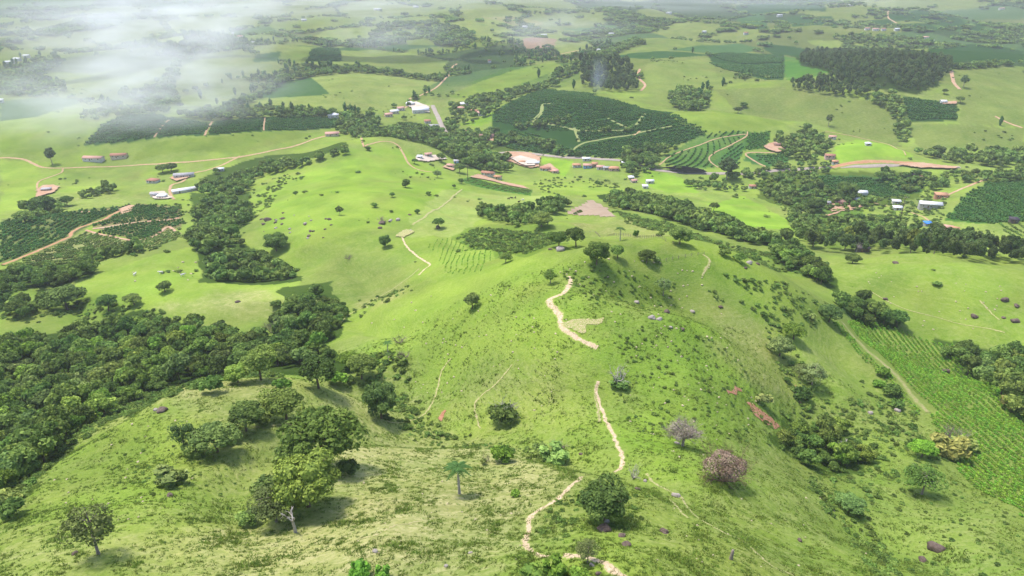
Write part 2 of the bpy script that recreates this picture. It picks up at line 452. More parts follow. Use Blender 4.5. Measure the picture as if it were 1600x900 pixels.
def make_seeds():
    g = np.random.default_rng(5)
    out = []
    y = 950.0
    while y < 5600:
        st = 105 + 0.055 * y
        nx = int(2 * (y * 0.85 + 200) / st)
        for i in range(nx):
            xx = -(y * .85 + 200) + (i + g.uniform(.05, .95)) * st
            out.append((xx, (y + g.uniform(-.45, .45) * st * 1.3) * 1.0, g.choice(10, p=[.15, .07, .12, .09, .10, .08, .10, .12, .15, .02])))
        y += st * 1.35
    return np.array(out)
SEEDS = make_seeds()
FIELDS = [(pp(s), c, a, d, w) for s, c, a, d, w in [
    # broad swards first, small fields after
    ('0 900 0 800 60 735 150 655 300 605 430 590 560 600 640 640 700 690 840 700 930 720 960 760 900 800 840 900', BROWNISH * 1.15, .30, .4, 2.0),
    ('560 700 700 690 870 720 900 750 830 800 815 880 500 900 200 900 280 850 480 810 540 760', STRAW, .72, .9, 2.0),
    ('0 900 0 850 180 820 420 840 520 870 560 900', STRAW, .28, .6, 2.0),
    ('290 605 440 590 470 620 440 660 330 650 200 660', STRAW, .30, .6, 2.0),
    ('500 610 600 600 640 650 640 690 560 690', STRAW, .3, .6, 2.0),
    ('60 760 170 660 260 640 330 690 320 760 180 800 100 800', LUSH * 1.05, .85, .12, 2.0),
    ('700 640 760 540 850 520 900 580 890 660 800 700', BROWNISH, .3, .35, 2.0),
    ('540 560 620 480 720 430 860 400 960 470 940 560 780 560 660 620', LUSH * 1.14, .85, .12, 2.0),
    ('940 540 1040 480 1150 520 1200 640 1130 760 1000 700', VIVID * 1.05, .55, .1, 2.0),
    ('1100 470 1180 480 1260 560 1220 620 1130 560', BROWNISH, .4, .5, 2.0),
    ('1000 760 1120 770 1210 720 1310 780 1400 900 1000 900', MID * 1.1, .6, .35, 2.0),
    ('1180 620 1260 600 1420 660 1520 800 1600 820 1600 900 1380 900 1300 790 1220 720', SCRUB * 1.25, .55, .2, 2.0),
    ('1380 760 1600 810 1600 900 1420 900', MID * 1.1, .6, .35, 2.0),
    ('1220 520 1310 510 1420 640 1480 700 1400 720 1280 640', MID, .5, .3, 2.0),
    ('880 420 990 420 1060 450 1040 475 900 480', SCRUB * 1.1, .7, .15, 1.5),
    ('1040 400 1110 390 1120 430 1060 455', SCRUB * 1.1, .6, .15, 1.5),
    ('1290 400 1500 406 1600 425 1600 520 1440 520 1300 460', LUSH * .95, .7, .25, 1.0),
    ('400 290 520 250 620 230 700 270 740 300 640 330 560 360 420 370', VIVID * 1.05, .55, .05, 2.0),
    ('420 340 520 300 620 300 640 360 480 380', LUSH * 1.12, .55, .1, 2.0),
    ('450 380 600 380 640 430 600 470 540 480 480 420', DULL, .5, .2, 2.0),
    ('560 460 640 430 650 450 590 480', BROWNISH, .6, .4, 2.0),
    # pasture beyond the ravine
    ('150 430 300 385 320 440 470 440 440 470 300 475 120 470 120 445', LUSH * 1.15, .8, .15, 1.0),
    ('220 475 420 450 440 480 400 500 300 490', STRAW * .85, .55, .6, 2.0),
    ('0 460 90 455 250 475 330 500 180 520 0 520', SCRUB * 1.15, .6, .1, 2.0),
    # middle valley
    ('640 345 700 295 740 300 860 305 880 320 760 320 745 345 720 372 640 372', PALE * 1.12, .9, .3, 1.0),
    ('720 283 735 276 832 296 828 306', CROP * 1.05, 1, 0, .3),
    ('840 290 920 280 985 300 930 312 900 305 850 310', LUSH * 1.1, .9, .1, .6),
    ('846 246 895 252 885 275 850 265', VIVID * 1.1, 1, 0, .4),
    ('1105 318 1160 305 1235 345 1240 360 1130 352', VIVID * 1.1, .9, .05, 1.0),
    ('1010 262 1080 285 1095 302 1040 300 1000 285', VIVID * 1.05, .9, .05, 1.0),
    ('1200 270 1440 270 1440 310 1250 330 1180 310', SCRUB * .55, .95, .05, 1.5),
    ('1240 345 1330 335 1450 360 1440 385 1300 390 1250 370', SCRUB * .85, .95, .05, 1.5),
    ('700 205 800 200 860 215 800 240 720 225', WOODFLOOR * 1.3, .8, 0, 1.0),
    ('640 375 740 360 800 392 770 430 720 440 690 425 660 410', LUSH, .9, .2, .6),
    ('715 195 780 170 788 182 745 198', VIVID * 1.25, 1, 0, .5),
    ('712 372 745 352 800 350 860 352 890 380 830 400 770 395', SCRUB, .9, .1, 1.0),
    ('960 325 1000 335 1060 352 1140 378 1230 400 1300 422 1300 445 1220 425 1130 395 1060 365 960 345', SCRUB * 1.1, .9, .25, 1.0),
    ('940 340 1000 345 1060 368 1010 380 940 365 900 350', BROWNISH, .5, .5, 2.0),
    # plantation ground
    ('0 342 60 335 150 325 215 320 120 365 60 395 0 415', np.array((.12, .15, .045)), 1, .1, .3),
    ('148 355 215 318 280 325 285 355 215 376', np.array((.17, .15, .065)), 1, .2, .3),
    ('40 408 130 362 200 376 220 372 270 358 285 365 240 385 150 400 60 415', np.array((.20, .21, .075)), 1, .5, .3),
    ('1300 500 1345 495 1420 520 1520 545 1600 625 1600 800 1500 740 1440 640', MID * 1.05, 1, .1, .2),
    ('1475 345 1500 312 1550 283 1600 283 1600 345 1540 350', CROP * .9, 1, .05, .3),
    ('1275 275 1430 275 1440 300 1280 310', DARK * 2.0, .9, 0, .5),
    ('1260 318 1300 310 1350 325 1340 340 1260 345', CROP * .9, .6, 0, 1.0),
    # coffee hills beyond the village
    ('770 175 850 140 935 150 990 165 1050 175 1105 205 1100 215 1000 245 880 245 770 215', DARK * 1.5, 1, 0, .3),
    ('772 208 800 200 900 235 960 240 1000 250 840 240 770 222', DARK * 1.9, 1, 0, .3),
    ('1025 250 1100 210 1168 205 1165 220 1130 260 1070 265', CROP * 1.05, 1, .2, .2),
    ('1163 206 1205 205 1195 232 1160 236', CROP * .85, 1, 0, .2),
    ('1110 255 1165 222 1160 240 1150 258', DARK * 2.3, 1, 0, .2),
    ('1170 240 1235 240 1230 256 1200 262 1160 250', DARK * 2.2, 1, 0, .2),
    ('1305 228 1340 218 1390 225 1430 248 1300 254', VIVID * 1.1, .9, .05, .5),
    ('1045 180 1100 172 1180 178 1230 195 1190 205 1110 210 1065 195', LUSH * 1.1, 1, .1, .5),
    ('1110 140 1200 135 1330 150 1400 170 1410 230 1340 215 1250 190 1160 178', MID * .95, .9, .25, 1.0),
    ('1420 195 1500 195 1600 200 1600 235 1440 235', MID, .9, .2, 1.0),
    ('1490 108 1600 104 1600 195 1500 195 1497 150 1470 135', MID * 1.05, .9, .2, 1.0),
    ('1410 150 1440 155 1495 165 1495 190 1420 190', DARK * 1.4, 1, 0, .2),
    ('1110 85 1160 82 1225 85 1225 125 1180 120 1100 100', DARK * 1.5, 1, 0, .3),
    ('1225 88 1250 92 1300 110 1250 128 1228 125', CROP * 1.5, .8, 0, .5),
    ('1240 85 1310 78 1490 90 1465 135 1430 148 1320 132 1250 102', WOODFLOOR, 1, 0, .5),
    ('1450 72 1550 70 1600 80 1600 97 1490 98 1450 82', DARK * 1.5, 1, 0, .3),
    ('1190 68 1240 72 1310 85 1250 92 1195 78', DARK * 1.6, 1, 0, .3),
    ('1385 24 1480 24 1540 40 1530 50 1490 46 1440 34 1390 34', DARK * 1.6, 1, 0, .3),
    ('1355 32 1385 30 1400 38 1370 40', DARK * 1.6, 1, 0, .3),
    ('1410 38 1450 37 1470 46 1415 46', DARK * 1.6, 1, 0, .3),
    ('1230 26 1300 26 1310 40 1240 42', DARK * 1.8, 1, 0, .3),
    ('1260 64 1330 62 1420 66 1380 82 1310 78 1270 70', PALE * 1.05, 1, 0, .5),
    ('860 110 900 98 960 90 960 72 1000 60 1100 62 1110 72 1000 85 950 140 905 145 905 110 850 138', MID * 1.1, .8, .1, .5),
    ('1010 100 1110 90 1120 120 1160 125 1080 150 1040 152 1000 130', MID * 1.15, .9, .15, .7),
    ('1040 78 1150 68 1190 76 1110 84', BLUECROP * 1.15, 1, 0, .3),
    ('950 88 1030 80 1110 86 1000 92', DARK * 1.9, 1, 0, .3),
    ('850 62 900 62 930 76 880 88', PALE, .9, .2, .5),
    ('815 62 870 60 868 72 820 76', np.array((.33, .21, .15)), 1, 0, .4),
    ('875 45 960 38 985 30 1000 40 950 50', BLUECROP * 1.3, 1, 0, .3),
    ('1150 20 1195 18 1200 45 1160 45', BLUECROP, 1, 0, .3),
    ('1150 8 1200 4 1290 8 1290 18 1150 18', DARK * 1.6, 1, 0, .3),
    # north west
    ('345 165 490 110 600 114 690 125 650 152 600 172 520 172 430 168', PALE * 1.12, 1, .2, .4),
    ('385 153 440 127 485 121 515 147 470 151', BLUECROP * 1.05, 1, 0, .3),
    ('440 80 530 72 560 76 700 95 690 118 620 112 560 104 500 100', MID * 1.15, .9, .2, .6),
    ('400 85 440 80 436 95 395 98', DARK * 1.9, 1, 0, .2),
    ('480 96 485 77 530 74 536 96', DARK * 1.7, 1, 0, .2),
    ('440 82 484 79 480 97 432 97', MID, 1, 0, .2),
    ('440 55 540 40 560 46 600 58 450 66', PALE * 1.1, .9, .1, .5),
    ('550 36 650 40 650 60 560 58', PALE, .9, .1, .5),
    ('700 35 780 30 900 60 780 66 700 50', PALE * 1.05, .9, .2, .5),
    ('740 28 800 24 850 36 800 40', BROWNISH, .9, .2, .5),
    ('450 72 620 70 700 70 620 80 540 74', DARK * 2, .9, 0, .5),
    ('700 150 745 130 800 110 860 96 880 105 800 135 730 160', LUSH, .8, .1, .7),
    ('100 105 200 90 270 92 350 100 340 130 250 150 150 152 100 140', MID * 1.05, .9, .2, .7),
    ('0 158 60 153 140 154 110 165 60 182 0 190', BLUECROP * .95, 1, 0, .2),
    ('235 60 260 48 290 50 288 68 240 70', PALE * 1.25, 1, .2, .3),
    ('130 228 160 195 200 178 252 178 266 186 240 216', DARK * 2.2, 1, 0, .3),
    ('268 182 332 192 318 213 242 216', DARK * 2.0, 1, 0, .2),
    ('335 190 400 183 455 180 525 184 525 200 450 204 400 206 322 213', DARK * 1.6, 1, 0, .2),
    ('0 190 120 180 140 200 120 235 0 240', LUSH * 1.1, .8, .1, 1.0),
    ('230 225 322 215 450 205 500 208 380 240 200 255', LUSH * 1.0, .8, .1, 1.0),
    ('0 250 60 252 60 300 40 325 0 330', LUSH * 1.1, .8, .1, 1.0),
    ('100 265 220 265 210 290 100 290', DULL * 1.1, .6, .1, 1.0),
    # forest floor
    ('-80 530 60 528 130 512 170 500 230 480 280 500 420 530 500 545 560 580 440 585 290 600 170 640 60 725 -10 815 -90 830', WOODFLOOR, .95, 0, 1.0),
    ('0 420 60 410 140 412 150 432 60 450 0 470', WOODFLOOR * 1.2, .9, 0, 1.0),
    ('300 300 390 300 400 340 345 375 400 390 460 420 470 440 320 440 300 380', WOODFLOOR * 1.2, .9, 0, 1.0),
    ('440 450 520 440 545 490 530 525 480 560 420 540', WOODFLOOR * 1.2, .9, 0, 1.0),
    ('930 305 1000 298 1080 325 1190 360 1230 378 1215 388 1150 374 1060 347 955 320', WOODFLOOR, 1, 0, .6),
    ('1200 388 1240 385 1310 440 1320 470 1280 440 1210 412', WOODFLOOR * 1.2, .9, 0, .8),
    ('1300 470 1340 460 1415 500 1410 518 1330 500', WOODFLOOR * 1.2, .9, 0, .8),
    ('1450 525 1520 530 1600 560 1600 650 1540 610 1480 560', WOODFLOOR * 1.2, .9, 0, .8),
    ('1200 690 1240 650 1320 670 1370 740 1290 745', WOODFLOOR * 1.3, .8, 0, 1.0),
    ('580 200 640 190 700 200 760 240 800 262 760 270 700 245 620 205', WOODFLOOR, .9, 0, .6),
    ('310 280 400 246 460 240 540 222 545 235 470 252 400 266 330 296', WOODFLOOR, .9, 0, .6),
]]
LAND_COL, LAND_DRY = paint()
def build_land():
    na, nl = GX.shape
    V = np.stack([GX, GY, GZ], 2).reshape(-1, 3)
    ii = np.arange((na - 1) * nl).reshape(na - 1, nl)[:, :-1].ravel()
    F = np.stack([ii, ii + 1, ii + nl + 1, ii + nl], 1)
    F = F[:, ::-1]
    grassy = (1 - smooth(150, 700, GR)) * (LAND_COL[..., 1] > .07)
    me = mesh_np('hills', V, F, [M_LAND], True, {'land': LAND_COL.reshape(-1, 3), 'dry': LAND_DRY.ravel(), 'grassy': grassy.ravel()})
    o = link('hills', me)
    tag(o, 'rolling green pasture hills and valley with a patchwork of fields', None, None, 'structure')
    return o
build_land()

def spline(p, step):
    """smooth line through points of the land, resampled"""
    p = np.array(p, float)
    if len(p) == 2: q = p[[0, 0, 1, 1]]
    else: q = np.concatenate([2 * p[:1] - p[1:2], p, 2 * p[-1:] - p[-2:-1]])
    out = []
    for i in range(1, len(q) - 2):
        a, b, c, d = q[i - 1:i + 3]
        n = max(2, int(np.linalg.norm(c - b) / step))
        t = np.arange(n)[:, None] / n
        out.append(.5 * ((2 * b) + (-a + c) * t + (2 * a - 5 * b + 4 * c - d) * t ** 2 + (-a + 3 * b - 3 * c + d) * t ** 3))
    out.append(p[-1:])
    return np.concatenate(out)

LANES = []
def strip(name, label, line, width, m, ragged=.25, kind='structure', lift=1.0, step=None):
    w_ = XY(pp(line))
    dist = np.hypot(*w_.mean(0))
    step = step or max(.7, dist * .004)
    c = spline(w_, step)
    LANES.append((c[::2], max(width * .5, 1.2) + 1.0))
    t = np.gradient(c, axis=0); t /= np.linalg.norm(t, axis=1)[:, None] + 1e-9
    nrm = np.stack([-t[:, 1], t[:, 0]], 1)
    s = np.cumsum(np.r_[0, np.linalg.norm(np.diff(c, axis=0), axis=1)])
    sd = abs(hash(line)) % 97 if False else len(line) % 97
    width = width * (1.3 if m in (M_PATH, M_TRACK) else .95)
    wl = width * .5 * (1 + ragged * (perlin(s / (width * 1.6), s * 0 + 3.3, sd) * 2 + .4 * perlin(s / (width * .5), s * 0 + 7.3, sd)))
    wr = width * .5 * (1 + ragged * (perlin(s / (width * 1.6), s * 0 + 9.3, sd + 1) * 2 + .4 * perlin(s / (width * .5), s * 0 + 1.3, sd)))
    K = 7
    rows = []
    for k in range(K):
        f = k / (K - 1)
        xy = c + nrm * (-wl * (1 - f) + wr * f)[:, None]
        r_ = np.hypot(xy[:, 0], xy[:, 1])
        z = ground(xy[:, 0], xy[:, 1]) + (.05 + .00035 * r_) * lift * (.3 if k in (0, K - 1) else 1)
        rows.append(np.c_[xy, z])
    V = np.stack(rows, 1).reshape(-1, 3)
    n = len(c)
    F = [(i * K + k, i * K + k + 1, (i + 1) * K + k + 1, (i + 1) * K + k) for i in range(n - 1) for k in range(K - 1)]
    ai, _f = cub(AZ, np.arctan2(V[:, 0], V[:, 1])); li, _f = cub(LR, np.log(np.hypot(V[:, 0], V[:, 1])))
    edge = np.tile(np.array([0, .3, .52, .6, .52, .3, 0]), n)
    o = link(name, mesh_np(name, V, np.array(F), [m], True, {'edge': edge, 'land': LAND_COL[ai, li]}))
    nz = np.zeros(3 * len(F)); o.data.polygons.foreach_get('normal', nz)
    if nz[2::3].sum() < 0: o.data.flip_normals()
    return tag(o, label, None, None, kind)

def patch(name, label, poly, m, rag=.6, kind='structure', lift=1.0, res=42):
    """a draped sheet with an uneven edge"""
    pw = XY(pp(poly)); lo, hi = pw.min(0), pw.max(0)
    s = max((hi - lo).max() / res, .22)
    xs = np.arange(lo[0] - s, hi[0] + s, s); ys = np.arange(lo[1] - s, hi[1] + s, s)
    X, Y = np.meshgrid(xs, ys, indexing='ij')
    k = (hi - lo).max() * .05 * rag
    QX = X + k * perlin(X / (k * 4 + .1), Y / (k * 4 + .1), 41) * 1.5; QY = Y + k * perlin(X / (k * 4 + .1), Y / (k * 4 + .1), 42) * 1.5
    ins = inside(pw, QX, QY)
    Z = ground(X, Y) + (.06 + .0005 * np.hypot(X, Y)) * lift
    idx = np.arange(X.size).reshape(X.shape)
    ok = ins[:-1, :-1] & ins[1:, :-1] & ins[1:, 1:] & ins[:-1, 1:]
    F = np.stack([idx[:-1, :-1][ok], idx[1:, :-1][ok], idx[1:, 1:][ok], idx[:-1, 1:][ok]], 1)
    if not len(F): return None
    used, inv = np.unique(F, return_inverse=True)
    V = np.stack([X.ravel()[used], Y.ravel()[used], Z.ravel()[used]], 1)
    o = link(name, mesh_np(name, V, inv.reshape(F.shape), [m], True))
    return tag(o, label, None, None, kind)

# ------------------------------------------------------------------ paths, roads and bare ground
strip('path', 'pale worn footpath winding over the crest of the central hill', '891 432 892 441 885 455 870 463 858 469 862 478 870 486 876 496 876 505 884 517 896 526 908 532 922 538 934 543', 1.9, M_PATH, .45, step=.5)
strip('path', 'pale worn footpath climbing the near slope of the central hill', '935 596 932 612 937 632 944 650 951 665 960 685 968 703 973 722 970 732 960 738', 1.05, M_PATH, .5, step=.4)
strip('path', 'thin second track beside the near footpath', '931 605 930 620 934 640 937 660', .7, M_TRACK, .6, step=.4)
strip('path', 'pale eroded footpath bending round the foot of the big grey-green tree', '910 745 895 757 878 775 862 787 848 794 836 801 828 812 827 824 821 838 820 850 829 862 842 868 856 870', 1.0, M_PATH, .5, step=.35)
strip('path', 'pale eroded path at the lowest edge beside bright bushes', '880 868 905 868 925 872 945 880 962 892 980 905', 1.5, M_PATH, .5, step=.35)
strip('path', 'thin cattle track curving below the middle tree row', '600 655 612 660 632 660 660 650 675 630 684 605 690 580 705 560', .55, M_TRACK, .7, step=.5)
strip('path', 'short cattle track between the big spreading trees', '395 668 420 666 440 664', .6, M_TRACK, .6, step=.4)
strip('path', 'faint cattle track looping the gully with the dead white tree', '800 570 775 600 748 622 742 640 750 670', .55, M_TRACK, .7, step=.5)
strip('path', 'thin straw-coloured track crossing the dry grass', '555 845 590 835 610 824 640 818 660 815', .5, M_TRACK, .7, step=.4)
strip('path', 'straw-coloured cattle track running down the near right slope', '1010 740 1022 755 1050 770 1065 778 1080 800 1100 815 1130 832 1160 845 1200 880 1240 900', .55, M_TRACK, .7, step=.4)
strip('path', 'second straw-coloured track on the near slope', '1045 780 1060 795 1075 810', .5, M_TRACK, .7, step=.4)
strip('path', 'narrow track hooked round the grassy knoll', '1098 398 1108 405 1106 415 1100 425 1098 432', .9, M_TRACK, .5, step=.5)
strip('path', 'trodden track joining below the contour rows', '628 370 635 385 648 397 660 406 672 414 662 422 655 430', 1.1, M_PATH, .4, step=.6)
strip('path', 'faint track along the long pasture boundary', '722 296 700 315 680 328 660 342 645 352', 1.6, M_TRACK, .5)
strip('path', 'long bare line down the green slope above the ravine', '655 420 630 440 600 460 570 478 545 492 530 508', .7, M_TRACK, .6, step=.6)
strip('path', 'grassy lane beside the young maize', '1316 503 1330 522 1350 543 1370 560 1390 577 1405 592 1420 612 1435 630 1450 645', 2.2, soil_material('worn_grass_lane', (.19, .22, .06), (.30, .26, .13), .8, 0, (0, 0, 0), True), .3, step=.6)
strip('path', 'faint paths over the far stony pasture', '1360 455 1385 470 1420 485 1470 498 1520 510 1570 520', .6, M_TRACK, .6, step=.8)
strip('path', 'pale thin track on the stony pasture slope', '1530 470 1545 485 1562 500', .6, M_TRACK, .6, step=.8)

strip('road', 'pale dirt road along the foot of the western fields', '-20 248 10 247 35 249 52 256 68 262 100 263 170 261 240 257 300 253 350 248 400 241 450 231 500 215 535 206', 5.0, M_ROAD, .12)
strip('road', 'dirt road branching down to the sheds', '375 244 350 257 325 266 300 272 285 284 268 290 266 302 272 312', 4.2, M_ROAD, .15)
strip('road', 'thin farm track to the levelled red platform', '98 264 96 270 75 278 60 285 58 295', 2.6, M_ROAD, .2)
strip('road', 'red dirt track through the western coffee', '5 415 30 405 60 393 90 380 110 371 112 365 125 357 140 352 165 343 185 332 205 325', 4.2, M_REDROAD, .2, lift=3)
strip('road', 'pale dirt road over the round green hill', '562 215 566 222 575 226 600 221 620 226 630 240 638 255 650 264 665 268 682 270', 3.2, M_ROAD, .15)
strip('road', 'straight pale road running up to the far farms', '600 182 630 170 643 162 640 155 660 148 683 136 697 122 705 108 714 100', 5.5, M_ROAD, .12)
strip('road', 'grey road through the village', '676 165 684 182 692 200 700 212 712 224 735 233 765 238 800 238 830 240 880 246 940 249 975 252 1010 262 1045 268 1100 271 1160 272 1220 266 1290 262 1340 260 1400 258 1450 258 1500 262', 6.5, M_PAVED, .1, lift=2)
strip('road', 'red-brown earth bank road under the round hill', '1300 263 1330 256 1370 254 1420 256 1470 260', 9, M_REDROAD, .25, lift=3)
strip('path', 'pale track looping the contour coffee', '1122 262 1108 250 1115 240 1140 228 1165 214 1168 206', 2.6, M_ROAD, .15)
strip('path', 'pale track on the lower edge of the contour coffee', '1030 258 1050 243 1090 228 1120 217 1165 210', 2.4, M_ROAD, .15)
strip('path', 'pale drive to the excavated house platform', '1202 262 1188 257 1166 243 1170 239 1200 239 1220 236', 3.2, M_ROAD, .15)
strip('path', 'white path over the round green hill top', '1290 206 1310 209 1340 215 1380 224 1400 232 1415 243', 2.2, M_ROAD, .15)
strip('path', 'pale lane to the long white shed', '1365 317 1380 321 1400 325 1420 331 1440 338 1452 345 1460 350', 2.4, M_ROAD, .15)
strip('path', 'brown lane climbing beside the coffee slope', '1478 306 1500 296 1520 288 1545 279', 3.0, M_YARD, .2)
strip('path', 'pale winding track on the far pasture', '1000 108 997 116 1000 124 1008 133 1001 142', 4.0, M_YARD, .15)
strip('path', 'red worn track on the far right pasture', '1486 110 1490 128 1500 140', 5, M_YARD, .2)
strip('path', 'reddish worn track across the hillside', '1555 182 1575 192 1598 200', 3, M_YARD, .3)
strip('path', 'pale break between coffee plots', '332 190 320 212', 4, M_ROAD, .2)
strip('path', 'narrow pale break between coffee plots', '414 184 412 204', 3, M_ROAD, .2)
strip('path', 'grey break at the edge of the hazy coffee plot', '264 188 241 215', 3.5, M_ROAD, .2)
strip('path', 'grass lane curving through the dark coffee', '880 246 905 227 940 218 980 212 1010 205 1050 197', 3.6, soil_material('grassy_lane', (.17, .23, .07), (.24, .24, .1), .3), .2)
GL_ = bpy.data.materials['grassy_lane']
strip('path', 'grass lane through the upper coffee', '830 190 845 175 848 163 870 158 915 147', 3.4, GL_, .2)
strip('path', 'short grass lane in the dark coffee', '950 185 970 195 985 202', 3.2, GL_, .2)
strip('path', 'grass lane between the central coffee slopes', '836 192 870 196 905 204 940 204 985 201 1008 178', 3.4, GL_, .2)
strip('path', 'grass lane rising over the coffee hill crest', '848 163 846 178 832 191', 3.2, GL_, .2)
strip('path', 'grass break beside the coffee woods', '897 200 903 215 905 222', 3.2, GL_, .2)
strip('road', 'pale far road above the coffee hills', '860 90 880 84 900 80 920 77', 6, M_ROAD, .1)
strip('road', 'pale far road bending by the wood', '1000 205 990 212', 4, M_ROAD, .1)
strip('path', 'pale track on the dark far coffee', '1390 14 1387 24 1395 33 1402 37', 7, M_ROAD, .1)
strip('path', 'pale break between the coffee rows', '145 358 175 354 215 348 250 345 280 341', 3.2, M_YARD, .2, lift=2)
strip('path', 'pale lower break around the coffee rows', '135 360 160 367 190 373 215 376 240 370 262 355 275 362', 2.4, M_YARD, .25, lift=2)
strip('path', 'upper pale break above the coffee rows', '120 332 150 331 185 325', 3, M_YARD, .3, lift=2)

patch('field', 'bare tilled brown field below the wooded strip', '880 333 910 318 924 310 936 318 950 325 965 340 940 340 905 338', M_TILLED, .15)
patch('soil', 'stony bare scar beside the crest footpath', '877 505 890 502 905 498 922 496 948 496 935 503 917 508 918 520 905 524 893 520', M_SCAR, 2.5, lift=.8)
patch('soil', 'raw red erosion scar on the near gully side', '1166 628 1176 630 1190 642 1205 652 1220 668 1212 672 1192 660 1178 648', M_RED, .7)
patch('soil', 'small red erosion scar under the ridge shrubs', '1240 600 1245 604 1248 620 1256 634 1250 632 1242 618', M_RED, .8)
patch('soil', 'faint orange scar on the gully lip', '1136 612 1150 604 1160 610 1150 618 1138 618', M_RED, 1.2)
patch('soil', 'orange scar on the shaded spur', '682 655 693 640 697 642 690 660', M_RED, 1.2)
patch('yard', 'levelled red earth platform in the western pasture', '56 298 66 291 85 290 96 293 86 302 70 306 54 312', M_YARD, .3, lift=3)
patch('yard', 'bare pale turning place at the head of the coffee rows', '185 328 200 322 214 322 205 332 190 338', M_YARD, .5, lift=3)
patch('yard', 'pale yard round the western sheds', '232 302 258 300 272 310 262 312 240 312', M_PALE, .4, lift=3)
patch('yard', 'pale yard beside the grey-roofed shed', '264 279 300 270 305 275 275 285', M_YARD, .4, lift=3)
patch('yard', 'pale forecourt below the long red-roofed house', '733 277 745 272 760 276 785 284 815 290 832 296 800 292 770 284', M_YARD, .5, lift=2)
patch('yard', 'wide levelled building ground in the village', '778 250 790 238 830 240 846 246 843 262 828 264 800 255', M_YARD, .2, lift=3)
patch('yard', 'white levelled terrace in the village', '796 250 812 246 840 253 836 262 820 262', M_PALE, .2, lift=6)
patch('yard', 'bare ground below the village terraces', '842 262 860 256 872 266 874 272 860 270', M_YARD, .4, lift=3)
patch('yard', 'excavated pale platform above the round drive', '1192 231 1200 226 1215 223 1225 229 1234 236 1215 240 1200 236', M_YARD, .4, lift=4)
patch('yard', 'bare orange ground between the old farm sheds', '1285 322 1310 311 1345 312 1350 324 1330 330 1300 332', M_YARD, .5, lift=2)
patch('yard', 'orange track edge below the old farm', '1285 338 1310 331 1320 329 1310 334 1290 340', M_YARD, .5, lift=2)
patch('yard', 'bare orange patch above the coffee slope', '1460 306 1476 302 1482 309 1470 312', M_YARD, .4, lift=2)
patch('yard', 'red earth cutting beside the valley road', '1030 265 1060 262 1100 268 1105 273 1060 272', M_REDROAD, .5, lift=6)
patch('yard', 'red bank above the main valley road', '1395 259 1440 256 1500 262 1495 266 1440 265', M_YARD, .3, lift=4)
patch('yard', 'bare path-side ground by the grey farm', '1412 273 1430 272 1445 279 1440 281 1425 276', M_YARD, .4, lift=4)
patch('yard', 'flat tan yard of the lonely hilltop hut', '1471 162 1496 160 1494 165 1472 165', M_YARD, .2, lift=4)
patch('yard', 'grey farm yard under the round green hill', '650 245 690 243 700 250 670 254 648 252', M_PALE, .4, lift=3)
patch('yard', 'pale yard by the small brown house', '690 262 702 256 716 260 708 268', M_YARD, .3, lift=3)
patch('yard', 'pale drive and terrace of the white farm', '634 166 650 160 672 168 672 178 655 176', M_PALE, .4, lift=4)
patch('yard', 'brown roofed yard by the coffee', '747 218 770 214 774 222 752 224', M_YARD, .3, lift=3)
patch('rock_outcrop', 'flat pale rock sheet at the head of the bowl', '616 370 625 363 645 359 648 364 632 372', M_SCAR, .6, lift=2)
# ------------------------------------------------------------------ plants: shared meshes
def leaf_material(name, light, dark, rnd=.35, trans=.22):
    m, n, b = mat(name)
    oi = nd(n, 'ShaderNodeObjectInfo')
    at = nd(n, 'ShaderNodeAttribute'); at.attribute_name = 'tone'
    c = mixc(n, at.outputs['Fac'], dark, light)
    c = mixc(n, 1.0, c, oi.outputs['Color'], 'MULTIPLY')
    hs = nd(n, 'ShaderNodeHueSaturation')
    mr = nd(n, 'ShaderNodeMapRange'); mr.inputs[3].default_value = 1 - rnd; mr.inputs[4].default_value = 1 + rnd
    n.links.new(oi.outputs['Random'], mr.inputs[0]); n.links.new(mr.outputs[0], hs.inputs['Value'])
    mh = nd(n, 'ShaderNodeMath', operation='FRACT'); m9 = nd(n, 'ShaderNodeMath', operation='MULTIPLY'); m9.inputs[1].default_value = 7.31
    n.links.new(oi.outputs['Random'], m9.inputs[0]); n.links.new(m9.outputs[0], mh.inputs[0])
    mr2 = nd(n, 'ShaderNodeMapRange'); mr2.inputs[3].default_value = .488; mr2.inputs[4].default_value = .522
    n.links.new(mh.outputs[0], mr2.inputs[0]); n.links.new(mr2.outputs[0], hs.inputs['Hue'])
    n.links.new(c, hs.inputs['Color'])
    n.links.new(hs.outputs[0], b.inputs['Base Color'])
    b.inputs['Roughness'].default_value = .7
    b.inputs['Specular IOR Level'].default_value = .12
    tr = nd(n, 'ShaderNodeBsdfTranslucent'); n.links.new(hs.outputs[0], tr.inputs['Color'])
    mx = nd(n, 'ShaderNodeMixShader'); mx.inputs[0].default_value = trans
    n.links.new(b.outputs[0], mx.inputs[1]); n.links.new(tr.outputs[0], mx.inputs[2])
    n.links.new(mx.outputs[0], n.nodes['Material Output'].inputs['Surface'])
    return m

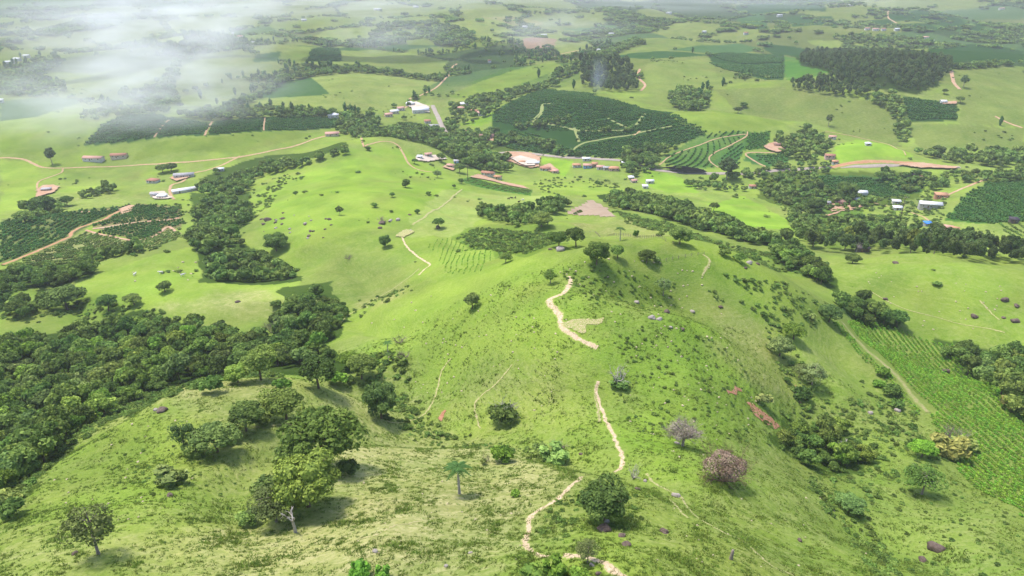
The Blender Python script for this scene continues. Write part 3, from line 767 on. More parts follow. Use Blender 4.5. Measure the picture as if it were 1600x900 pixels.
M_LEAF = leaf_material('broad_leaves', (0.225, 0.315, 0.062), (0.068, 0.122, 0.024))
M_EUCA = leaf_material('narrow_olive_leaves', (0.155, 0.220, 0.060), (0.060, 0.095, 0.024))
M_COFFEE = leaf_material('glossy_coffee_leaves', (0.110, 0.235, 0.048), (0.045, 0.110, 0.022), .2)
M_MAIZE = leaf_material('bright_crop_leaves', (0.270, 0.450, 0.050), (0.140, 0.270, 0.030), .25)
M_GRASSB = leaf_material('grass_blades', (0.230, 0.290, 0.060), (0.120, 0.190, 0.022), .35, .3)
M_FROND = leaf_material('palm_fronds', (0.110, 0.200, 0.045), (0.050, 0.110, 0.025), .15)
def bark_material(name, a, b_):
    m, n, b = mat(name)
    pos = nd(n, 'ShaderNodeTexCoord').outputs['Object']
    n.links.new(mixc(n, ramp(n, noise(n, pos, 3, 4, .7), .3, .7), a, b_), b.inputs['Base Color'])
    return m
M_BARK = bark_material('brown_bark', (0.17, 0.12, 0.085), (0.09, 0.065, 0.05))
M_PALEBARK = bark_material('pale_dead_wood', (0.50, 0.45, 0.41), (0.30, 0.26, 0.23))
M_TWIG = bark_material('grey_twigs', (0.30, 0.25, 0.20), (0.19, 0.15, 0.12))
M_BROWNTWIG = bark_material('brown_twigs', (0.27, 0.175, 0.125), (0.17, 0.105, 0.075))

def unit(v): return v / (np.linalg.norm(v, axis=-1, keepdims=True) + 1e-9)
PHI = (1 + 5 ** .5) / 2
def ico():
    v = np.array([(-1, PHI, 0), (1, PHI, 0), (-1, -PHI, 0), (1, -PHI, 0), (0, -1, PHI), (0, 1, PHI), (0, -1, -PHI), (0, 1, -PHI), (PHI, 0, -1), (PHI, 0, 1), (-PHI, 0, -1), (-PHI, 0, 1)], float)
    f = [(0, 11, 5), (0, 5, 1), (0, 1, 7), (0, 7, 10), (0, 10, 11), (1, 5, 9), (5, 11, 4), (11, 10, 2), (10, 7, 6), (7, 1, 8), (3, 9, 4), (3, 4, 2), (3, 2, 6), (3, 6, 8), (3, 8, 9), (4, 9, 5), (2, 4, 11), (6, 2, 10), (8, 6, 7), (9, 8, 1)]
    return unit(v), np.array(f)
def subdiv(v, f):
    mid, out, vl = {}, [], list(v)
    def m(a, b):
        k = (min(a, b), max(a, b))
        if k not in mid:
            mid[k] = len(vl); vl.append(unit(vl[a] + vl[b]))
        return mid[k]
    for a, b, c in f:
        x, y, z = m(a, b), m(b, c), m(c, a)
        out += [(a, x, z), (x, b, y), (z, y, c), (x, y, z)]
    return np.array(vl), np.array(out)
ICO0 = ico(); ICO1 = subdiv(*ICO0); ICO2 = subdiv(*ICO1)

def leaf_quads(g, C, N, size, flat=.5):
    """one folded leaf spray per point"""
    n = len(C)
    N = unit(unit(N) + flat * g.normal(size=(n, 3)))
    t = unit(np.cross(N, g.normal(size=(n, 3))))
    b = np.cross(N, t)
    s = (size * g.uniform(.6, 1.35, n))[:, None]
    el = g.uniform(.55, .95, n)[:, None]
    bend = N * s * .22
    V = np.stack([C - t * s - bend, C + b * s * el, C + t * s - bend, C - b * s * el], 1)
    F = np.arange(4 * n).reshape(n, 4)
    return V.reshape(-1, 3), F

def crown(name, seed, Rw, Hc, z0, nl, nleaf, ls, m, core=.80, shape='round', gap=0.0):
    g = np.random.default_rng(seed)
    L = []
    warp = g.normal(0, .16, 2); side = g.uniform(.82, 1.18, 2)
    for i in range(nl):
        for _ in range(30):
            d = unit(g.normal(size=3)); rr = g.uniform(.15, 1) ** .5
            c = d * rr * np.array((.68, .68, .66))
            c[0] = c[0] * side[0] + warp[0] * (c[2] > .1); c[1] = c[1] * side[1] + warp[1] * (c[2] > .1)
            if shape == 'dome': c[2] = abs(c[2]) * .95 - .12
            if shape == 'flat': c[2] *= .55
            if shape == 'tall': c[:2] *= .8
            rl = g.uniform(.19, .44) * (1.15 - .30 * rr) * (1.25 if nl < 9 else 1)
            if all(np.linalg.norm(c - o[0]) > .55 * (rl + o[1]) * .8 for o in L): break
        L.append((c, rl, g.uniform(0, 1)))
    V, F4, F3, T, nv = [], [], [], [], 0
    S = np.array((Rw, Rw, Hc * .5))
    per = int(nleaf / nl)
    for c, rl, tn in L:
        d = unit(g.normal(size=(int(per * 1.5), 3)))
        d[:, 2] = np.where(d[:, 2] < -.35, -d[:, 2], d[:, 2])
        p = c + d * rl * g.uniform(.86, 1.12, (len(d), 1))
        keep = np.ones(len(p), bool)
        for c2, r2, _ in L:
            if c2 is c: continue
            keep &= np.linalg.norm(p - c2, axis=1) > r2 * .82
        p, d = p[keep][:per], d[keep][:per]
        if not len(p): continue
        v, f = leaf_quads(g, p * S + (0, 0, z0 + Hc / 2), d + (0, 0, .25), ls)
        V.append(v); F4.append(f + nv); nv += len(v)
        T.append(np.repeat(np.clip(.25 + .5 * tn + g.normal(0, .2, len(f)), 0, 1), 4))
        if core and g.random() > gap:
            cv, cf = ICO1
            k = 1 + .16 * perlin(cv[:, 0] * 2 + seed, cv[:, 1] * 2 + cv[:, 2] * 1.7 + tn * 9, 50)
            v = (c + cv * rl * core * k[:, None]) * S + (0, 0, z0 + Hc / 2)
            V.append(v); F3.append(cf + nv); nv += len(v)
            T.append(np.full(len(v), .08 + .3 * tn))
    F = [np.concatenate(F4)] + ([np.concatenate(F3)] if F3 else [])
    return mesh_np(name, np.concatenate(V), F, [m], False, {'tone': np.concatenate(T)})

def tube(paths, sides=5):
    """tapered limbs; each path is a list of (point, radius)"""
    V, F, nv = [], [], 0
    for path in paths:
        p = np.array([q[0] for q in path], float); r_ = np.array([q[1] for q in path])
        t = unit(np.gradient(p, axis=0))
        a = unit(np.cross(t, np.where(np.abs(t[:, 2:3]) > .9, (1., 0, 0), (0, 0, 1.))))
        b = np.cross(t, a)
        ang = np.arange(sides) * 2 * np.pi / sides
        ring = p[:, None] + (a[:, None] * np.cos(ang)[None, :, None] + b[:, None] * np.sin(ang)[None, :, None]) * r_[:, None, None]
        V.append(ring.reshape(-1, 3))
        for i in range(len(p) - 1):
            for k in range(sides):
                k2 = (k + 1) % sides
                F.append((nv + i * sides + k, nv + i * sides + k2, nv + (i + 1) * sides + k2, nv + (i + 1) * sides + k))
        nv += len(p) * sides
    return np.concatenate(V), np.array(F)

def trunk_mesh(name, seed, h, r0, spread, m=None, nb=5, lean=.06, split=.45):
    g = np.random.default_rng(seed)
    top = np.array((g.normal(0, lean) * h, g.normal(0, lean) * h, h))
    def at(t): return np.array((top[0] * t ** 1.4, top[1] * t ** 1.4, h * t))
    P_ = [[(at(t), r0 * (1.25 if t == 0 else 1) * (1 - .72 * t)) for t in (0, .08, .3, .55, .8, 1)]]
    P_[0][0] = (P_[0][0][0] - (0, 0, .5), r0 * 1.4)
    for i in range(nb):
        t0 = g.uniform(split, .9); a = g.uniform(0, 6.28); l = spread * g.uniform(.55, 1)
        s = at(t0); d = np.array((math.cos(a), math.sin(a), g.uniform(.35, .9)))
        P_.append([(s + d * l * q + (0, 0, -.12 * l * q * q), r0 * .45 * (1 - t0 * .5) * (1 - .8 * q)) for q in (0, .35, .7, 1)])
    v, f = tube(P_)
    return mesh_np(name, v, f, [m or M_BARK], True)

def bare_mesh(name, seed, R_, H_, m, stems=5, depth=4, r0=.09, kids=3, sides=3, spread=.55, up=.25, trunk=0.0):
    """leafless branches forking again and again"""
    g = np.random.default_rng(seed)
    P_ = []
    def grow(p, d, l, r_, k):
        n = 3
        q = [(p, r_)]
        for i in range(n):
            d = unit(d + g.normal(0, .16, 3) + (0, 0, .05)); p = p + d * l / n
            q.append((p, r_ * (1 - .5 * (i + 1) / n)))
        P_.append(q)
        if k > 0:
            for _ in range(kids):
                j = g.integers(1, n + 1)
                dd = unit(d + spread * g.normal(size=3) + (0, 0, up * .3))
                grow(q[j][0], dd, l * g.uniform(.55, .82), q[j][1] * .72, k - 1)
    base = np.zeros(3)
    if trunk:
        P_.append([(np.array((0, 0, -.4)), r0 * 2.2), (np.array((.03, 0, trunk * .5)), r0 * 1.7), (np.array((.1, .05, trunk)), r0 * 1.5)])
        base = np.array((.1, .05, trunk))
    for i in range(stems):
        a = 6.28 * (i + g.uniform(-.3, .3)) / stems
        grow(base, unit(np.array((math.cos(a) * .75, math.sin(a) * .75, g.uniform(.4, 1.1)))), 1.0, r0, depth)
    v, f = tube(P_, sides)
    e = np.percentile(np.abs(v[:, :2]), 97); hz = np.percentile(v[:, 2], 98)
    v[:, :2] *= R_ / e; v[:, 2] *= H_ / hz
    return mesh_np(name, v, f, [m], True)

def palm_meshes(seed, h=4.2, fr=2.0):
    g = np.random.default_rng(seed)
    v, f = tube([[((0, 0, -.3), .2), ((.05, 0, h * .3), .16), ((.12, .02, h * .7), .13), ((.2, .05, h), .12)]], 6)
    tr = mesh_np('palm_trunk', v, f, [M_PALEBARK], True)
    V, F, T, nv = [], [], [], 0
    for i in range(13):
        a = i * 2.4; el = g.uniform(-.1, 1.3)
        d = np.array((math.cos(a), math.sin(a), 0.)); side = np.array((-d[1], d[0], 0))
        n = 9
        for k in range(n):
            q = (k + .5) / n
            p = np.array((.2, .05, h)) + d * fr * q * (1 - .15 * el) + np.array((0, 0, fr * (el * .75 * q - (.55 + .35 * el) * q * q)))
            wdt = fr * .17 * math.sin(math.pi * (.12 + .84 * q)); ln = fr / n * .62
            for s in (-1, 1):
                dr = np.array((0, 0, -wdt * .5))
                V += [p - d * ln, p + d * ln, p + d * ln * 1.6 + side * s * wdt + dr, p + d * ln * .2 + side * s * wdt * .9 + dr]
                F.append((nv, nv + 1, nv + 2, nv + 3)); nv += 4
                T += [g.uniform(.2, 1)] * 4
    fo = mesh_np('palm_fronds', np.array(V), np.array(F), [M_FROND], False, {'tone': np.array(T)})
    return tr, fo

# metres: every crown below is built at unit scale 10 m wide unless said otherwise
FOREST = [(crown(f'forest_crown', 100 + i, 5.0, 8.6, 1.2, 16, 1150, .50, M_LEAF, .84, ('dome', 'round', 'dome', 'flat', 'round', 'dome')[i % 6]),
           trunk_mesh('forest_trunk', 200 + i, 6.0, .28, 3.0)) for i in range(7)]
DETAIL = [(crown(f'leafy_crown', 300 + i, 5.0, 8.4, .7, 30, 5200, .24, M_LEAF, .84, ('dome', 'round', 'round', 'dome', 'round')[i], .35),
           trunk_mesh('limbed_trunk', 400 + i, 6.6, .30, 3.6, None, 9)) for i in range(5)]
LOOSE = [(crown(f'loose_crown', 500 + i, 5.0, 8.2, 2.0, 24, 2400, .20, M_EUCA, .55, ('round', 'tall', 'round')[i], .6),
          trunk_mesh('pale_trunk', 600 + i, 9.0, .26, 3.6, M_TWIG, 12, .05, .3)) for i in range(3)]
EUCA = [(crown(f'eucalypt_crown', 700 + i, 4.2, 11.0, 3.6, 22, 1300, .38, M_EUCA, .8, 'tall', .15),
         trunk_mesh('eucalypt_trunk', 720 + i, 12.0, .25, 2.5, M_TWIG, 6, .03)) for i in range(4)]
BUSH = [crown('bush_foliage', 800 + i, 1.5, 2.1, -.15, 11, 420, .21, M_LEAF, .82, ('dome', 'flat', 'dome', 'round', 'dome')[i]) for i in range(5)]
SCRUBB = [crown('scrub_foliage', 830 + i, 1.5, 1.8, -.2, 7, 150, .27, M_LEAF, .8, 'dome') for i in range(3)]
BARE = [bare_mesh('bare_twigs', 900 + i, 1.6, 2.3, M_TWIG, 6, 3, .06, 4) for i in range(3)]
BROWNBARE = bare_mesh('brown_twig_dome', 920, 3.0, 4.4, M_BROWNTWIG, 9, 4, .05, 4, 3, .6, .2)
TWIGHAZE = crown('fine_twigs', 921, 3.0, 4.6, -.2, 26, 5200, .10, leaf_material('dry_twig_tips', (.42, .31, .23), (.26, .18, .13), .1, .2), 0, 'dome')
GREYHAZE = crown('fine_twigs', 922, 2.7, 3.6, .9, 20, 2600, .085, leaf_material('grey_twig_tips', (.46, .40, .32), (.30, .25, .20), .1, .2), 0, 'round')
PALEBARE = bare_mesh('pale_branches', 930, 1.8, 2.6, M_PALEBARK, 5, 3, .09, 3, 4, .5)
PINKBARE = bare_mesh('grey_pink_branches', 931, 2.7, 4.6, bark_material('grey_pink_twigs', (.40, .33, .27), (.26, .21, .17)), 7, 4, .07, 4, 3, .5, .3, .9)
DEAD = [bare_mesh('dead_limbs', 940, 1.7, 3.0, M_PALEBARK, 3, 2, .075, 2, 5, .5, .2, 1.2), bare_mesh('dead_limbs', 941, 2.0, 3.4, M_PALEBARK, 4, 2, .06, 3, 5, .55, .3, .8)]
PALM = palm_meshes(950)
FARTREE = [crown('far_crown', 960 + i, 5.0, 8.5, .5, 7, 90, 1.5, M_LEAF, .95, 'dome') for i in range(3)]
FARPINE = [crown('far_eucalypt', 970 + i, 3.0, 15.0, .5, 7, 70, 1.2, M_COFFEE, .95, 'tall') for i in range(2)]
FARCLUMP = [crown('far_clump', 980 + i, 14.0, 10.0, -.5, 12, 120, 2.2, M_LEAF, .95, 'flat') for i in range(3)]

def hedge_mesh(name, seed, L_, W_, H_, n, ls, m):
    """a few metres of a planted row"""
    g = np.random.default_rng(seed)
    V, F4, F3, T, nv = [], [], [], [], 0
    nb = max(2, int(L_ / (W_ * .95)))
    for i in range(nb):
        c = np.array(((i + .5) / nb * L_ - L_ / 2, g.normal(0, .08 * W_), H_ * .45)); S = np.array((L_ / nb * .62, W_ * .5, H_ * .55)) * g.uniform(.8, 1.15)
        d = unit(g.normal(size=(n, 3))); d[:, 2] = np.abs(d[:, 2]) * 1.1 - .1
        v, f = leaf_quads(g, c + d * S, d + (0, 0, .3), ls)
        V.append(v); F4.append(f + nv); nv += len(v); T.append(np.repeat(g.uniform(.1, 1, n), 4))
        cv, cf = ICO0
        V.append(c + cv * S * .88); F3.append(cf + nv); nv += 12; T.append(np.full(12, .15))
    return mesh_np(name, np.concatenate(V), [np.concatenate(F4), np.concatenate(F3)], [m], False, {'tone': np.concatenate(T)})
ROW_COFFEE = [hedge_mesh('coffee_row', 40 + i, 6.0, 1.7, 2.0, 12, .5, M_COFFEE) for i in range(3)]
ROW_LOW = [hedge_mesh('low_row', 50 + i, 6.0, 1.5, 1.3, 12, .42, M_LEAF) for i in range(2)]
ROW_BRIGHT = [hedge_mesh('bright_row', 55 + i, 4.0, 1.1, .6, 12, .3, M_MAIZE) for i in range(2)]
PLANT_MAIZE = [crown('maize_plant', 60 + i, .62, 1.15, -.1, 4, 36, .26, M_MAIZE, .7, 'round') for i in range(3)]

def tuft_mesh(seed, n, h, w_):
    g = np.random.default_rng(seed)
    a = g.uniform(0, 6.28, n); r_ = w_ * np.sqrt(g.random(n))
    b = np.stack([r_ * np.cos(a), r_ * np.sin(a), np.full(n, -.05)], 1)
    o = unit(np.stack([np.cos(a) + g.normal(0, .6, n), np.sin(a) + g.normal(0, .6, n), g.uniform(.7, 1.6, n)], 1))
    tip = b + o * (h * g.uniform(.6, 1.25, n))[:, None]
    s = unit(np.cross(o, g.normal(size=(n, 3)))) * .06
    V = np.stack([b - s, b + s, tip], 1).reshape(-1, 3)
    return mesh_np('grass_tuft', V, np.arange(3 * n).reshape(n, 3), [M_GRASSB], False, {'tone': np.repeat(g.random(n), 3)})
TUFT = [tuft_mesh(70 + i, 22, .40, .34) for i in range(3)]

# ------------------------------------------------------------------ scattering masses nobody could count (one object each)
def source_collection(name, meshes, tint=(1, 1, 1)):
    c = bpy.data.collections.new(name)
    for me in meshes:
        o = bpy.data.objects.new(me.name, me); o.color = (*tint, 1); c.objects.link(o)
    return c

def mass(name, label, pts_, scale, rotz, src, squash=None):
    """one object that sets src's plants at the given points"""
    n = len(pts_)
    if n == 0: return None
    me = bpy.data.meshes.new(name)
    me.vertices.add(n); me.vertices.foreach_set('co', np.asarray(pts_, np.float32).ravel())
    at = me.attributes.new('size', 'FLOAT_VECTOR', 'POINT')
    sc = np.asarray(scale, np.float32)
    if sc.ndim == 1: sc = np.stack([sc, sc, sc if squash is None else sc * squash], 1)
    at.data.foreach_set('vector', sc.astype(np.float32).ravel())
    at = me.attributes.new('turn', 'FLOAT_VECTOR', 'POINT')
    rr = np.zeros((n, 3), np.float32); rr[:, 2] = rotz
    at.data.foreach_set('vector', rr.ravel())
    at = me.attributes.new('pick', 'INT', 'POINT')
    at.data.foreach_set('value', rng.integers(0, 1000, n).astype(np.int32))
    o = link(name, me)
    g = bpy.data.node_groups.new(name, 'GeometryNodeTree')
    g.interface.new_socket('Geometry', in_out='INPUT', socket_type='NodeSocketGeometry')
    g.interface.new_socket('Geometry', in_out='OUTPUT', socket_type='NodeSocketGeometry')
    N = g.nodes; gi = N.new('NodeGroupInput'); go = N.new('NodeGroupOutput')
    ci = N.new('GeometryNodeCollectionInfo'); ci.inputs['Collection'].default_value = src
    ci.inputs['Separate Children'].default_value = True; ci.inputs['Reset Children'].default_value = True
    ip = N.new('GeometryNodeInstanceOnPoints'); ip.inputs['Pick Instance'].default_value = True
    mp = N.new('GeometryNodeMeshToPoints')
    def na(nm, t):
        a = N.new('GeometryNodeInputNamedAttribute'); a.data_type = t; a.inputs['Name'].default_value = nm; return a.outputs[0]
    g.links.new(gi.outputs[0], mp.inputs[0]); g.links.new(mp.outputs[0], ip.inputs['Points'])
    g.links.new(ci.outputs[0], ip.inputs['Instance'])
    g.links.new(na('size', 'FLOAT_VECTOR'), ip.inputs['Scale'])
    e2r = N.new('FunctionNodeEulerToRotation'); g.links.new(na('turn', 'FLOAT_VECTOR'), e2r.inputs[0])
    g.links.new(e2r.outputs[0], ip.inputs['Rotation'])
    g.links.new(na('pick', 'INT'), ip.inputs['Instance Index'])
    g.links.new(ip.outputs[0], go.inputs[0])
    md = o.modifiers.new('scatter', 'NODES'); md.node_group = g
    return tag(o, label, None, None, 'stuff')

def scatter_poly(pw, spacing, g, jitter=.45):
    lo, hi = pw.min(0), pw.max(0)
    xs = np.arange(lo[0], hi[0] + spacing, spacing); ys = np.arange(lo[1], hi[1] + spacing, spacing * .87)
    X, Y = np.meshgrid(xs, ys)
    X = X + (np.arange(len(ys)) % 2)[:, None] * spacing * .5
    X = X + g.uniform(-jitter, jitter, X.shape) * spacing; Y = Y + g.uniform(-jitter, jitter, Y.shape) * spacing
    k = inside(pw, X, Y)
    return np.stack([X[k], Y[k]], 1)

def on_ground(xy, sink=0.0):
    z = ground(xy[:, 0], xy[:, 1]) - sink
    return np.c_[xy, z]
# ------------------------------------------------------------------ plantations: planted rows, one mass per plot
TINT = dict(normal=(1, 1, 1), dark=(.74, .80, .80), light=(1.40, 1.28, 1.05), olive=(1.22, 1.08, 1.1), grey=(1.35, 1.22, 1.6), bright=(1.12, 1.25, .80), yellow=(1.6, 1.4, .9))
SRC_COFFEE = source_collection('coffee_row_source', ROW_COFFEE)
SRC_COFFEE2 = source_collection('young_coffee_source', ROW_COFFEE, (1.5, 1.4, 1.2))
SRC_LOW = source_collection('low_row_source', ROW_LOW)
SRC_BRIGHT = source_collection('bright_row_source', ROW_BRIGHT, (1.15, 1.0, 1.2))
SRC_MAIZE = source_collection('maize_source', PLANT_MAIZE)

def rows(name, label, poly, a, b, spacing, src, seg=6.0, size=1.0, arc=False, gaps=.06, seed=1, wob=.12):
    g = np.random.default_rng(seed)
    pw = XY(pp(poly)); lo, hi = pw.min(0), pw.max(0)
    pa, pb = np.array(P(*a)[:2]), np.array(P(*b)[:2])
    if arc:                                         # concentric contour rows round pa
        q = pw - pa; rmax = np.hypot(*q.T).max()
        pts_, rot = [], []
        for r_ in np.arange(spacing, rmax, spacing):
            n = max(3, int(2 * math.pi * r_ / seg))
            t = np.arange(n) * 2 * math.pi / n + g.uniform(0, 6)
            pts_.append(np.stack([pa[0] + r_ * np.cos(t), pa[1] + r_ * np.sin(t)], 1)); rot.append(t + math.pi / 2)
        xy, rot = np.concatenate(pts_), np.concatenate(rot)
    else:
        d = (pb - pa) / np.linalg.norm(pb - pa); nrm = np.array((-d[1], d[0]))
        c = (lo + hi) / 2; Rr = np.linalg.norm(hi - lo) / 2
        u = np.arange(-Rr, Rr, seg); v = np.arange(-Rr, Rr, spacing)
        U, W = np.meshgrid(u, v)
        U = U + g.uniform(-.3, .3, (len(v), 1)) * seg
        W = W + wob * spacing * perlin(U / 25, W / 60, seed) * 6
        xy = c + U.reshape(-1, 1) * d + W.reshape(-1, 1) * nrm
        rot = np.full(len(xy), math.atan2(d[1], d[0]))
    k = inside(pw, xy[:, 0], xy[:, 1]) & (g.random(len(xy)) > gaps)
    xy, rot = xy[k], rot[k]
    ok = np.ones(len(xy), bool)
    for c, wd in LANES:
        lo2, hi2 = c.min(0) - wd, c.max(0) + wd
        near_ = np.nonzero((xy[:, 0] > lo2[0]) & (xy[:, 0] < hi2[0]) & (xy[:, 1] > lo2[1]) & (xy[:, 1] < hi2[1]))[0]
        if len(near_): ok[near_] &= ((xy[near_, None] - c[None]) ** 2).sum(2).min(1) > wd ** 2
    xy, rot = xy[ok], rot[ok]
    return mass(name, label, on_ground(xy, .1), size * g.uniform(.85, 1.15, len(xy)), rot, src)

rows('maize_crop', 'bright green young maize in close rows on the slope beside the lane', '1322 502 1345 497 1420 522 1518 545 1600 628 1640 700 1620 830 1500 742 1450 648 1400 585', (1330, 505), (1480, 640), 2.3, SRC_MAIZE, 1.15, 1.12, gaps=.05, seed=3, wob=.05)
rows('maize_crop', 'narrow band of young maize outside the grassy lane', '1303 506 1316 506 1400 592 1436 640 1440 660 1395 610', (1310, 508), (1420, 630), 1.6, SRC_MAIZE, 1.3, .95, gaps=.12, seed=4)
rows('coffee_plantation', 'western coffee plot left of the red track', '0 346 60 338 150 328 213 320 180 332 120 361 100 372 60 391 0 412', (0, 395), (150, 330), 4.6, SRC_COFFEE2, 6, 1, seed=5)
rows('coffee_plantation', 'dark coffee rows between the two pale breaks, upper plot', '148 353 215 320 280 326 290 342 250 345 200 350', (150, 352), (270, 322), 5.2, SRC_COFFEE, 6, 1.0, seed=6, gaps=.03)
rows('coffee_plantation', 'dark coffee rows below the pale break, lower plot', '146 361 215 350 284 343 288 352 262 356 240 369 215 375', (150, 362), (280, 340), 5.0, SRC_COFFEE, 6, 1.0, seed=7, gaps=.03)
rows('contour_crop', 'low contour rows curving below the red track', '20 412 112 374 130 362 200 377 214 380 180 398 150 402 60 418', (100, 368), (110, 370), 4.6, SRC_LOW, 5.5, .9, arc=True, seed=8)
rows('contour_crop', 'low rows on the little bank right of the contour rows', '205 382 260 358 276 364 290 370 240 392 200 400', (205, 385), (290, 366), 3.4, SRC_LOW, 6, .7, seed=9)
rows('contour_crop', 'bright green contour rows in the grassy bowl', '668 384 700 372 745 382 772 398 755 422 700 428 690 410', (716, 380), (700, 422), 2.6, SRC_BRIGHT, 4, .55, seed=10)
rows('coffee_plantation', 'wide upper coffee hill beyond the village', '775 178 850 140 930 148 915 150 870 160 848 166 846 178 832 190 800 196 775 190', (780, 190), (900, 150), 4.5, SRC_COFFEE, 6, 1.1, seed=11)
rows('coffee_plantation', 'central dark coffee slope beyond the village', '836 190 850 178 855 164 920 150 990 165 1010 178 980 200 905 205 850 205', (850, 200), (990, 168), 4.5, SRC_COFFEE, 6, 1.1, seed=12)
rows('coffee_plantation', 'dark coffee slope running down to the grass lane', '905 206 985 202 1010 175 1050 178 1100 205 1060 200 980 212 940 217 900 224', (905, 215), (1050, 185), 4.5, SRC_COFFEE, 6, 1.1, seed=13)
rows('coffee_plantation', 'coffee slope below the curving grass lane', '905 232 940 222 1010 210 1060 202 1105 207 1090 215 1010 245 960 248 900 244', (910, 240), (1060, 206), 4.8, SRC_COFFEE2, 6, 1.1, seed=14)
rows('coffee_plantation', 'coffee plot sloping down to the village road', '775 212 800 203 850 215 895 236 870 243 800 234 772 224', (775, 215), (890, 240), 4.8, SRC_COFFEE2, 6, 1.1, seed=15)
rows('contour_crop', 'coffee in curving contour rows above the valley road', '1028 256 1052 240 1105 222 1160 211 1166 206 1169 212 1138 228 1112 242 1106 252 1118 260 1070 264', (985, 232), (1000, 250), 6.2, SRC_COFFEE2, 5, .9, arc=True, seed=16, gaps=.02)
rows('coffee_plantation', 'upper fan of spaced rows under the light green hill', '1096 213 1110 208 1165 206 1163 209 1110 217', (1120, 206), (1110, 216), 5.5, SRC_COFFEE2, 4, .8, seed=17, gaps=.02)
rows('coffee_plantation', 'small coffee plot inside the looping track', '1124 246 1140 231 1163 220 1160 240 1155 256 1125 256', (1125, 250), (1160, 225), 4.2, SRC_COFFEE2, 6, .8, seed=18)
rows('vegetable_crop', 'square bluish green plot right of the contour coffee', '1170 207 1204 205 1198 232 1165 237', (1168, 215), (1200, 213), 3.0, SRC_COFFEE2, 6, .7, seed=19)
rows('coffee_plantation', 'dark green plot inside the drive bend', '1175 243 1200 241 1233 238 1228 254 1200 258', (1175, 246), (1230, 242), 4.2, SRC_COFFEE2, 6, .8, seed=20)
rows('coffee_plantation', 'long bright coffee slope at the eastern edge', '1478 342 1505 312 1552 284 1640 284 1640 350 1600 346 1545 350', (1490, 330), (1600, 330), 3.6, SRC_COFFEE2, 6, 1.0, seed=21)
rows('coffee_plantation', 'dark coffee rows along the middle of the eastern valley', '1280 276 1430 280 1450 292 1380 310 1290 302', (1290, 290), (1430, 286), 4.2, SRC_COFFEE, 6, 1.0, seed=22)
rows('contour_crop', 'pale spaced crop strips at the right margin under the coffee', '1555 350 1600 345 1640 370 1600 385', (1560, 350), (1600, 372), 5.5, SRC_LOW, 6, .9, seed=23, gaps=.02)
rows('coffee_plantation', 'dark coffee square with the lonely hut', '1412 152 1440 156 1470 160 1494 166 1494 188 1421 188', (1420, 170), (1490, 172), 4.5, SRC_COFFEE, 6, 1.2, seed=24)
rows('coffee_plantation', 'dark upland coffee under the far road', '1112 86 1160 84 1222 88 1222 98 1160 100', (1115, 92), (1220, 92), 5, SRC_COFFEE, 6, 1.3, seed=25)
rows('coffee_plantation', 'second dark upland coffee band', '1105 98 1160 103 1222 102 1222 122 1180 118 1130 108', (1115, 104), (1220, 110), 5, SRC_COFFEE, 6, 1.3, seed=26)
rows('coffee_plantation', 'hazy coffee plot on the western hill', '135 226 162 196 200 180 250 180 262 187 238 215', (150, 215), (250, 190), 4.5, SRC_COFFEE, 6, 1.1, seed=27)
rows('coffee_plantation', 'coffee plot between two pale breaks of the western hill', '268 185 330 193 316 211 246 214', (260, 205), (320, 202), 4.5, SRC_COFFEE, 6, 1.1, seed=28)
rows('coffee_plantation', 'coffee plot right of the second pale break', '336 192 400 185 410 187 408 203 325 211', (340, 202), (405, 196), 4.5, SRC_COFFEE, 6, 1.1, seed=29)
rows('coffee_plantation', 'dark coffee plot before the tall trees', '417 185 455 181 524 185 524 199 450 203 417 204', (420, 195), (520, 192), 4.5, SRC_COFFEE, 6, 1.1, seed=30)
rows('coffee_plantation', 'far dark coffee square in the pale fields', '482 95 486 79 528 76 532 95', (485, 88), (528, 86), 5.5, SRC_COFFEE, 6, 1.3, seed=31)
rows('vegetable_crop', 'long dark green crop strip below the red-roofed house', '724 282 736 277 830 297 826 304', (730, 280), (828, 300), 2.6, SRC_LOW, 6, .55, seed=32, gaps=.01)

# ------------------------------------------------------------------ woods and trees
PROTO = {'forest': FOREST, 'detail': DETAIL, 'loose': LOOSE, 'eucalypt': EUCA}
N_OF = {'forest': 'forest_tree', 'detail': 'tree', 'loose': 'sparse_tree', 'eucalypt': 'eucalypt_tree'}

def tree_thing(kind, i, loc, s, hs, rot, label, tint, group=None, name=None, cat='tree'):
    cr, tr = PROTO[kind][i % len(PROTO[kind])]
    e = bpy.data.objects.new(name or N_OF[kind], None); COL.objects.link(e)
    e.empty_display_size = .5
    e.location = loc; e.rotation_euler = (0, 0, rot); e.scale = (s, s, s * hs)
    tag(e, label, cat, group)
    c = link('crown', cr, e); c.color = (*tint, 1)
    link('trunk', tr, e)
    return e

def bush_thing(loc, s, hs, rot, label, tint, group=None, me=None, name='bush', cat='bush', seed=0):
    o = link(name, me or BUSH[seed % len(BUSH)])
    o.location = loc; o.rotation_euler = (0, 0, rot); o.scale = (s, s, s * hs); o.color = (*tint, 1)
    return tag(o, label, cat, group)

def slant(p): return (Vector(p) - cam.location).length

